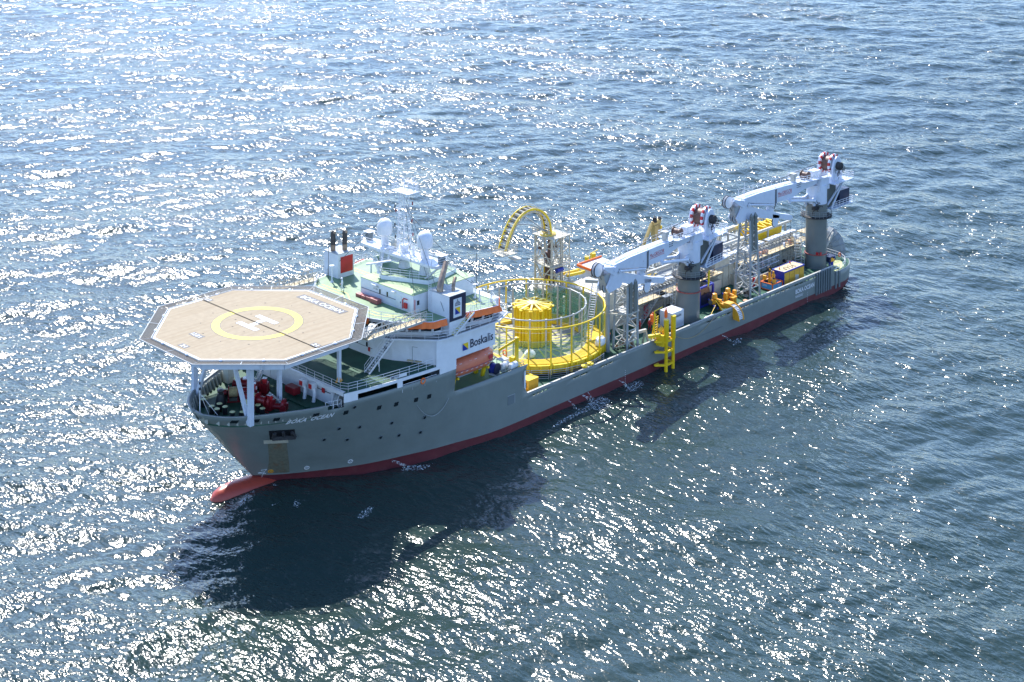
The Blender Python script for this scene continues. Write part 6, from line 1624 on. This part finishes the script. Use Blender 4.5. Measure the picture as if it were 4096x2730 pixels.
# side structures: stairs, trusses, wall doors
stair('deck_stair',(54.4,5.0,3.4),(49.2,4.6,7.0),.9,(0,1,0),ch,mt='grey_light',steps=12)
cb('stair_landing','grey_light',(47.4,49.4,3.8,6.4,6.95,7.05)); railing([(49.4,6.4,7.05),(47.4,6.4,7.05),(47.4,5.4,7.05)],1.1,3,.8,.035).build('landing_railing','grey_light',ch)
cb('red_door','red',(50.6,51.6,3.75,3.85,3.5,5.6),); cb('red_cabinet','red',(27.0,27.3,7.42,7.8,3.6,5.2))
cb('cream_panel','orange_tan' if 0 else 'plank',(18.8,26.8,7.42,7.48,3.6,5.1))
ms=T('cable_pipe_stack','truss gangway lying on deck beside the cream house near the stern','gangway')
m_=MB()
for y,z in ((4.6,5.4),(5.8,5.4),(4.6,6.5),(5.8,6.5)): m_.rod((17,y,z),(28.5,y,z-.2),.06,5)
for i in range(14):
    x=17+i*.85
    for y in (4.6,5.8): m_.rod((x,y,5.35),(x+.85,y,6.45) if i%2 else (x,y,6.45),.04,4)
    m_.rod((x,4.6,5.38),(x,5.8,5.38),.04,4)
m_.build('truss_frame','white',ms)
spn=T('hose_coil','tall coil of pale hoses hanging beside the aft crane pedestal','hoses',(12.6,6.6,3.5))
m_=MB(); pts=[V3(.6*math.cos(i*.55),.6*math.sin(i*.55),.3+i*.045) for i in range(100)]; m_.tube(pts,.06,4); 
for a in range(4): m_.rod((.75*math.cos(a*1.57),.75*math.sin(a*1.57),0),(.75*math.cos(a*1.57),.75*math.sin(a*1.57),5),.06,4)
m_.build('coiled_hose','steel_pale',spn)
# trestle at the port rail near boom rest 1
tr_=T('steel_trestle','pale steel trestle frame standing on deck between boom rest and yellow frame','trestle',(60.4,10.6,3.4))
m_=MB(); m_.beam((-1,0,2.1),(1.9,-.6,2.1),.4,.4)
for a in ((-.9,0),(1.8,-.6)):
    m_.beam((a[0],a[1]-.6,0),(a[0],a[1],2.1),.25,.25); m_.beam((a[0],a[1]+.6,0),(a[0],a[1],2.1),.25,.25)
m_.build('trestle_frame','steel_pale',tr_)
m_=MB(); m_.box(59.8,60.5,9.0,9.1,4.0,5.4); tag(m_.build('canvas_sheet','white_clean'),'white canvas sheet hanging under the pale steel trestle','canvas')
m_=MB(); machine(m_,(53.5,9.6,3.5),random.Random(17),16,(1.2,.9,1.0),(0,1)); tag(m_.build('winch_unit',['grey_light','black']),'grey and black winch unit on deck beside the white container','winch')
# yellow handling frame on crane pedestal
m_=MB()
for z in (8.6,9.3,10.0): m_.beam((43.2,10.1,z),(42.0,9.4,z),.12,.12)
for a in ((43.2,10.1),(42.0,9.4),(42.6,9.75)): m_.beam((*a,8.2),(*a,10.5),.14,.14)
tag(m_.build('yellow_rack','yellow'),'small yellow rack hung on the aft side of the forward crane pedestal','rack')
# stern gear
sc_=T('stern_chute','huge grey half round ribbed chute standing over the stern','chute',(1.2,4.6,3.4))
R_=4.0
for k in range(12):
    a0=-PI*.62+PI*1.12*k/12; a1=a0+PI*1.12/12
    # bowl opening aft: sector panels of a shallow dish
    m_=MB(); vs=[];n=3
    for a in (a0,a1):
        for r,dx in ((.6,0.9),(2.2,.3),(3.4,-.5),(4.0,-1.2)):
            vs.append((dx,.2+r*math.cos(a)*.9,.2+r*math.sin(a)))
    m_.add(vs,[(i,i+1,i+5,i+4) for i in range(3)]); m_.build('dish_panel','grey_pale',sc_,solid=.08) if 'grey_pale' in M else m_.build('dish_panel',M.setdefault('grey_pale',mat('chute_grey',(.27,.30,.31),rough=.45,var=.12,dirt=(.2,.17,.14),dscale=.8,dthr=(.6,.8))),sc_,solid=.08)
    m_=MB(); m_.tube([(dx+.12,.2+r*math.cos(a0)*.9,.2+r*math.sin(a0)) for r,dx in ((.6,.9),(2.2,.3),(3.4,-.5),(4.0,-1.2))],.08,5); m_.build('dish_rib','grey_light',sc_)
m_=MB(); m_.beam((5,-1.0,0),(1.6,.2,4.4),.4,.4); m_.beam((5,2.2,-.2),(.8,2.4,4.0),.35,.35); m_.beam((1.6,.2,4.6),(6.,.2,5.4),.45,.45); m_.build('chute_support','steel_pale',sc_)
cb('stern_platform','plank',(2.0,6.8,2.4,5.8,7.55,7.7),par=ch); railing([(6.8,5.8,7.7),(2.0,5.8,7.7),(2.0,2.4,7.7)],1.1,3,.9,.04).build('stern_platform_railing','grey_light',ch)
m_=MB(); 
for y in (2.8,5.4): m_.beam((3.0,y,3.4),(3.0,y,7.5),.25,.25); m_.beam((6.0,y,3.4),(6.0,y,7.5),.25,.25)
m_.build('stern_platform_legs','steel_pale',ch)
m_=MB(); m_.prism([(11.6,12.5),(10.2,11.2),(8.6,12.5)],3.42,3.44); m_.prism([(8.4,10.5),(3.6,8.8),(4.0,9.9),(6.2,12.0),(8.2,12.4)],3.42,3.435); m_.build('stern_deck_paint',M.setdefault('pale_lime',mat('pale_lime',(.42,.45,.2),rough=.6,var=.12)),ship)
railing([(10.6,12.55,3.4),(8.6,12.55,3.4)],1.0,2,.8,.04).build('stern_railing','white_clean',ship); railing([(7.6,12.5,3.4),(6.0,12.1,3.4),(4.2,10.8,3.4),(3.,9.2,3.4),(2.6,6,3.4)],1.0,2,1.,.04).build('stern_railing','white_clean',ship)
bm=T('stern_capstan','dark blue machine with a yellow front panel at the port quarter','machine',(7.9,10.0,3.4))
m_=MB(); machine(m_,(0,0,.2),random.Random(41),14,(.9,.7,1.5),(0,1)); m_.mi(0).box(-.9,.9,-.7,.7,.9,1.8); m_.build('machine_body',['navy','blue'],bm)
m_=MB(); m_.box(-.5,.5,.71,.76,.9,1.6); m_.build('front_panel','orange_yel',bm)
m_=MB(); m_.cbox((11.9,10.1,6.4),(.1,.5,.5)); m_.cbox((11.2,10.35,6.3),(.5,.1,.5)); tag(m_.build('warning_signs','red'),'two small red warning signs on the aft crane pedestal','sign')
# starboard raft canisters and misc far-side bits
for i,(x,y,z) in enumerate(((60.5,-11.6,3.4),(62.8,-11.4,3.4),(66,-11.5,3.4),(57.5,-10.9,3.4))):
    m_=MB(); machine(m_,(x,y,z),random.Random(50+i),12,(1.2,.6,1.0),(0,1)); tag(m_.build('deck_machinery',['steel_pale','white']),['pale machinery at the starboard rail under the loading tower','pale machinery just forward of the loading tower at the starboard rail','pale machinery at the starboard rail beside the carousel','pale machinery just aft of the loading tower at the starboard rail'][i],'machinery')
m_=MB(); m_.tube([(58.5,-8.0,9.5),(56,-7,9.7),(54.5,-7.6,9.4)],.25,6); m_.tube([(58.3,-6.8,9.5),(56,-5.8,9.7),(54.5,-6.4,9.4)],.25,6); 
for i in range(6): m_.rod((58.3-.7*i,-7.9,9.6),(58.2-.7*i,-6.6,9.6),.08,4)
tag(m_.build('cable_guide','yellow'),'short curved yellow cable guide aft of the loading tower','cable guide')
m_=MB(); m_.lathe([(.9,-.5),(.9,.5)],(57.0,1.6,10.0),18,Matrix.Rotation(PI/2,3,'X')); m_.tube([(57.9,1.6,10.2),(58.6,1.8,9.4),(58.8,2.0,8.4),(58.4,2.2,7.6)],.14,6); tag(m_.build('cable_sheave','yellow'),'yellow sheave and bent guide at the top of the silver ladder','sheave')

# ---- working clutter that crowds the aft deck
def clutter(name,label,cat,c,seed,n,s,mats,mi=None):
    m_=MB(); machine(m_,c,random.Random(seed),n,s,mi or tuple(range(len(mats)))); return tag(m_.build(name,mats),label,cat)
clutter('pump_skid','grey and rusty pump skid on deck under the forward boom rest','machine',(63.4,9.6,3.5),71,18,(1.0,1.0,1.1),['steel_pale','rust','black'])
clutter('pump_skid','pale pump skid on deck inside the tall aft boom rest','machine',(31.0,8.6,3.5),72,20,(1.1,1.3,1.2),['steel_pale','rubber','cream'])
clutter('junction_rack','dark junction rack against the cream house behind the white container','rack',(48.6,5.2,3.5),73,20,(1.6,.7,1.5),['rubber','steel_pale','grey_light'])
clutter('pipe_bundle','cream and white pipe bundle at the foot of the house behind the light blue basket','pipes',(23.5,6.0,3.5),74,24,(2.6,.6,1.2),['cream','white','rust'])
clutter('valve_group','rusty valve group between house wall and aft crane pedestal','valves',(14.2,5.6,3.5),75,18,(1.4,.8,1.4),['steel_pale','rust','rubber'])
clutter('tool_bin','grey tool bins on deck forward of the tall boom rest','bins',(33.6,7.2,3.5),76,14,(.9,1.0,.8),['grey_light','rubber','plank'])
for i,(x,y) in enumerate(((42.4,4.6),(36.5,4.7),(20.5,4.6),(12.5,4.6))):
    clutter('walkway_gear',['stacked rigging gear on the plank walkway by the forward crane','rigging gear on the plank walkway between the cranes','orange and tan rigging gear on the plank walkway above the blue and yellow container','rigging gear on the plank walkway beside the aft crane pedestal'][i],'rigging gear',(x,y,7.1),80+i,14,(1.8,.4,.5),['peach','plank','white','rust'])
hz=MB()
for i in range(60):
    x=8+i*.82; y=1.9+.15*math.sin(i*1.7); hz=MB(); hz.cbox((x,y,7.35),(.3,.5,.55),.2*math.sin(i)); hz.build('roller_stand','white' if i%3 else 'plank',ch)
m_=MB(); rnd=random.Random(91)
for i in range(70):
    x=rnd.uniform(9,56); y=rnd.uniform(-5.6,-4.0) if i%2 else rnd.uniform(-3.3,.8); m_.rod((x,y,7.1),(x,y,7.1+rnd.uniform(.8,2.0)),.05,4)
    m_.rod((x,y,7.9),(x+rnd.uniform(1,3),y,7.9+rnd.uniform(-.3,.3)),.05,4)
m_.build('pipe_supports','steel_pale',gb)
for k_,(x0_,x1_) in enumerate(((9,27),(34,55))):
    m_=MB()
    for j in range(5): m_.rod((x0_,3.72+.0*j,4.2+.45*j),(x1_,3.72,4.2+.45*j),.05,4)
    m_.build('wall_pipes','steel_pale',ch)
railing([(55,-6.1,7.0),(7,-6.1,7.0)],1.1,3,1.6,.035).build('roof_edge_railing','cream',ch)
railing([(7,3.7,7.0),(27,3.7,7.0)],1.1,3,1.6,.03).build('roof_edge_railing','cream',ch)
# bright bare cap at the starboard rail with gear
m_=MB()
for i in range(24): m_.box(12+i*1.8,12.9+i*1.8,-11.9,-11.2,3.4,4.2+.4*math.sin(i*2.1))
m_.build('starboard_lockers','cream',ch)
# ---------------------------------------------------------------- people
def person(x,y,z,rz,label,suit,helmet,pose=0,vest=None):
    p=T('person',label,'person',(x,y,z),rz)
    J={'pel':(0,0,.95,.15),'chest':(0.02,0,1.3,.17),'neck':(.03,0,1.5,.065),'head':(.05,0,1.66,.105),
       'ls':(0,.19,1.42,.075),'le':(.05,.26,1.15,.055),'lw':(.22,.22,.98,.042),'rs':(0,-.19,1.42,.075),'re':(.02,-.27,1.14,.055),'rw':(.16,-.26,.92,.042),
       'lh':(0,.1,.88,.105),'lk':(.06+.12*pose,.11,.48,.072),'lf':(-.02+.15*pose,.11,.07,.052),'lt':(.16+.15*pose,.12,.04,.045),
       'rh':(0,-.1,.88,.105),'rk':(.04-.05*pose,-.11,.48,.072),'rf':(-.03-.22*pose,-.11,.07,.052),'rt':(.15-.22*pose,-.12,.04,.045)}
    E_=[('pel','chest'),('chest','neck'),('neck','head'),('chest','ls'),('ls','le'),('le','lw'),('chest','rs'),('rs','re'),('re','rw'),('pel','lh'),('lh','lk'),('lk','lf'),('lf','lt'),('pel','rh'),('rh','rk'),('rk','rf'),('rf','rt')]
    ks=list(J); me=bpy.data.meshes.new('body'); me.from_pydata([J[k][:3] for k in ks],[(ks.index(a),ks.index(b)) for a,b in E_],[]); me.update()
    o=bpy.data.objects.new('body',me); COL.objects.link(o); o.parent=p
    sk=o.modifiers.new('skin','SKIN'); 
    if not me.skin_vertices: 
        bpy.context.view_layer.objects.active=o
    for i,k in enumerate(ks):
        try:
            sv=me.skin_vertices[0].data[i]; sv.radius=(J[k][3],J[k][3]); sv.use_root=(k=='pel')
        except Exception: pass
    o.modifiers.new('sub','SUBSURF').levels=1; o.modifiers['sub'].render_levels=1
    me.materials.append(M[suit])
    m_=MB(); m_.lathe([(.135,-.02),(.13,.06),(.09,.12),(0,.145)],(.05,0,1.70),12); m_.lathe([(.17,-.03),(.13,.0)],(.07,0,1.70),12,cap=False); m_.build('hard_hat',helmet,p)
    m_=MB(); m_.lathe([(.0,-.09),(.07,-.08),(.095,0),(.09,.06)],(.085,0,1.63),10); m_.build('face','skin',p)
    for k in ('lw','rw'):
        m_=MB(); c=Vector(J[k][:3])
        m_.cbox(c+V3(.05,0,-.03),(.1,.04,.08))
        for i in range(4): m_.tube([c+V3(.09,-.03+.02*i,-.02),c+V3(.14,-.03+.02*i,-.04),c+V3(.155,-.03+.02*i,-.07)],.009,4)
        m_.tube([c+V3(.04,.02,-.02),c+V3(.08,.055,-.05)],.011,4); m_.build('hand','skin',p)
    if vest:
        m_=MB(); m_.lathe([(.19,.98),(.205,1.15),(.21,1.32),(.15,1.46)],(.01,0,0),14,cap=False); m_.build('vest',vest,p)
    return p
person(55.9,6.5,3.4,2.2,'person in red overalls and white hard hat beside the forward boom rest','red','white_clean')
person(54.6,7.4,3.4,1.0,'person in red overalls under the orange hook block','red','white_clean',1)
person(53.8,7.6,3.4,-1.2,'person in lime high visibility vest walking beside the white container','hivis','white_clean',1,'hivis')
person(63.6,6.9,3.4,.6,'person in dark blue overalls with orange helmet beside the carousel post','navy','orange')
person(56.4,.0,9.0,2.0,'person in dark clothes with orange vest on the house roof behind the forward crane jib','navy','white_clean',0,'orange')
person(105.9,-5.6,19.02,-.6,'person in pale overalls standing on the green bridge roof','white','white_clean',1)
# ---------------------------------------------------------------- discharge water and foam beside the hull
fm=bpy.data.materials.new('foam');fm.use_nodes=True;nt=fm.node_tree;N=nt.nodes;L=nt.links;b=N['Principled BSDF'];b.inputs['Base Color'].default_value=(.78,.84,.86,1);b.inputs['Roughness'].default_value=.7
geo=N.new('ShaderNodeNewGeometry');n=N.new('ShaderNodeTexNoise');n.inputs['Scale'].default_value=3.5;n.inputs['Detail'].default_value=6;n.inputs['Roughness'].default_value=.7;L.new(geo.outputs['Position'],n.inputs[0])
mr=N.new('ShaderNodeMapRange');mr.inputs['From Min'].default_value=.5;mr.inputs['From Max'].default_value=.68;mr.inputs['To Max'].default_value=.9;L.new(n.outputs['Fac'],mr.inputs[0]);L.new(mr.outputs[0],b.inputs['Alpha'])
M['foam']=fm
def foam_patch(name,c,rx,ry,rz,label,seed,ring=0.):
    rnd=random.Random(seed);m_=MB();n=28;k=5;vs=[(c[0],c[1],.32)];fs=[]
    R=Matrix.Rotation(rz,2)
    ra=[.75+.5*rnd.random() for _ in range(n)]
    for i in range(1,k+1):
        for j in range(n):
            a=2*PI*j/n; v=R@Vector((rx*math.cos(a),ry*math.sin(a)))*(i/k)*(1+(ra[j]-1)*i/k)
            vs.append((c[0]+v.x,c[1]+v.y,.32+.08*math.sin(a*3+i)))
    for j in range(n): fs.append((0,1+j,1+(j+1)%n))
    for i in range(k-1):
        for j in range(n): fs.append((1+i*n+j,1+(i+1)*n+j,1+(i+1)*n+(j+1)%n,1+i*n+(j+1)%n))
    m_.add(vs,fs,True);o=m_.build(name,'foam');o['kind']='stuff';return o
def jet(p0,p1,r,label):
    m_=MB(); a=Vector(p0);b=Vector(p1); pts=[]
    for i in range(6):
        t=i/5; pts.append(V3(a.x+(b.x-a.x)*t,a.y+(b.y-a.y)*t,a.z+(b.z-a.z)*t*t))
    m_.tube(pts,[r,r,r*1.2,r*1.5,r*2,r*2.6],6); o=m_.build('water_jet',M['foam']); tag(o,label,'water jet','cooling water jets from the hull side')
jet((79.5,12.9,1.1),(79.2,14.0,.1),.09,'thin cooling water jet near the carousel, forward one'); jet((76.6,12.9,1.1),(76.2,14.6,.1),.14,'thicker cooling water jet beside the carousel hull'); jet((75.6,12.9,1.3),(75.5,13.9,.3),.07,'short thin jet just aft of the thicker one'); jet((68.4,12.9,.9),(67.9,13.9,.1),.1,'cooling water jet below the aft edge of the carousel'); jet((109.7,9.1,.9),(108.6,10.9,.1),.14,'cooling water jet below the white gallery'); jet((43.,12.9,.9),(42.6,14.2,.1),.1,'cooling water jet below the forward crane')
foam_patch('foam',(75.8,15.6),2.6,1.6,.6,'',1); foam_patch('foam',(78.7,15.2),2.2,.7,.2,'',2); foam_patch('foam',(67.4,15.0),2.0,1.1,.3,'',3); foam_patch('foam',(107.8,11.9),2.2,.7,-.4,'',4)
foam_patch('foam',(125.4,4.6),2.6,.9,.9,'',5); foam_patch('foam',(123.6,7.6),2.3,.8,.7,'',6); foam_patch('foam',(42.2,15.2),1.6,.7,.3,'',7); foam_patch('foam',(128.5,3.0),1.8,.6,.5,'',8); foam_patch('foam',(83.0,15.6),3.2,.5,.15,'',9); foam_patch('foam',(120.5,16.5),1.6,.6,.5,'',10)
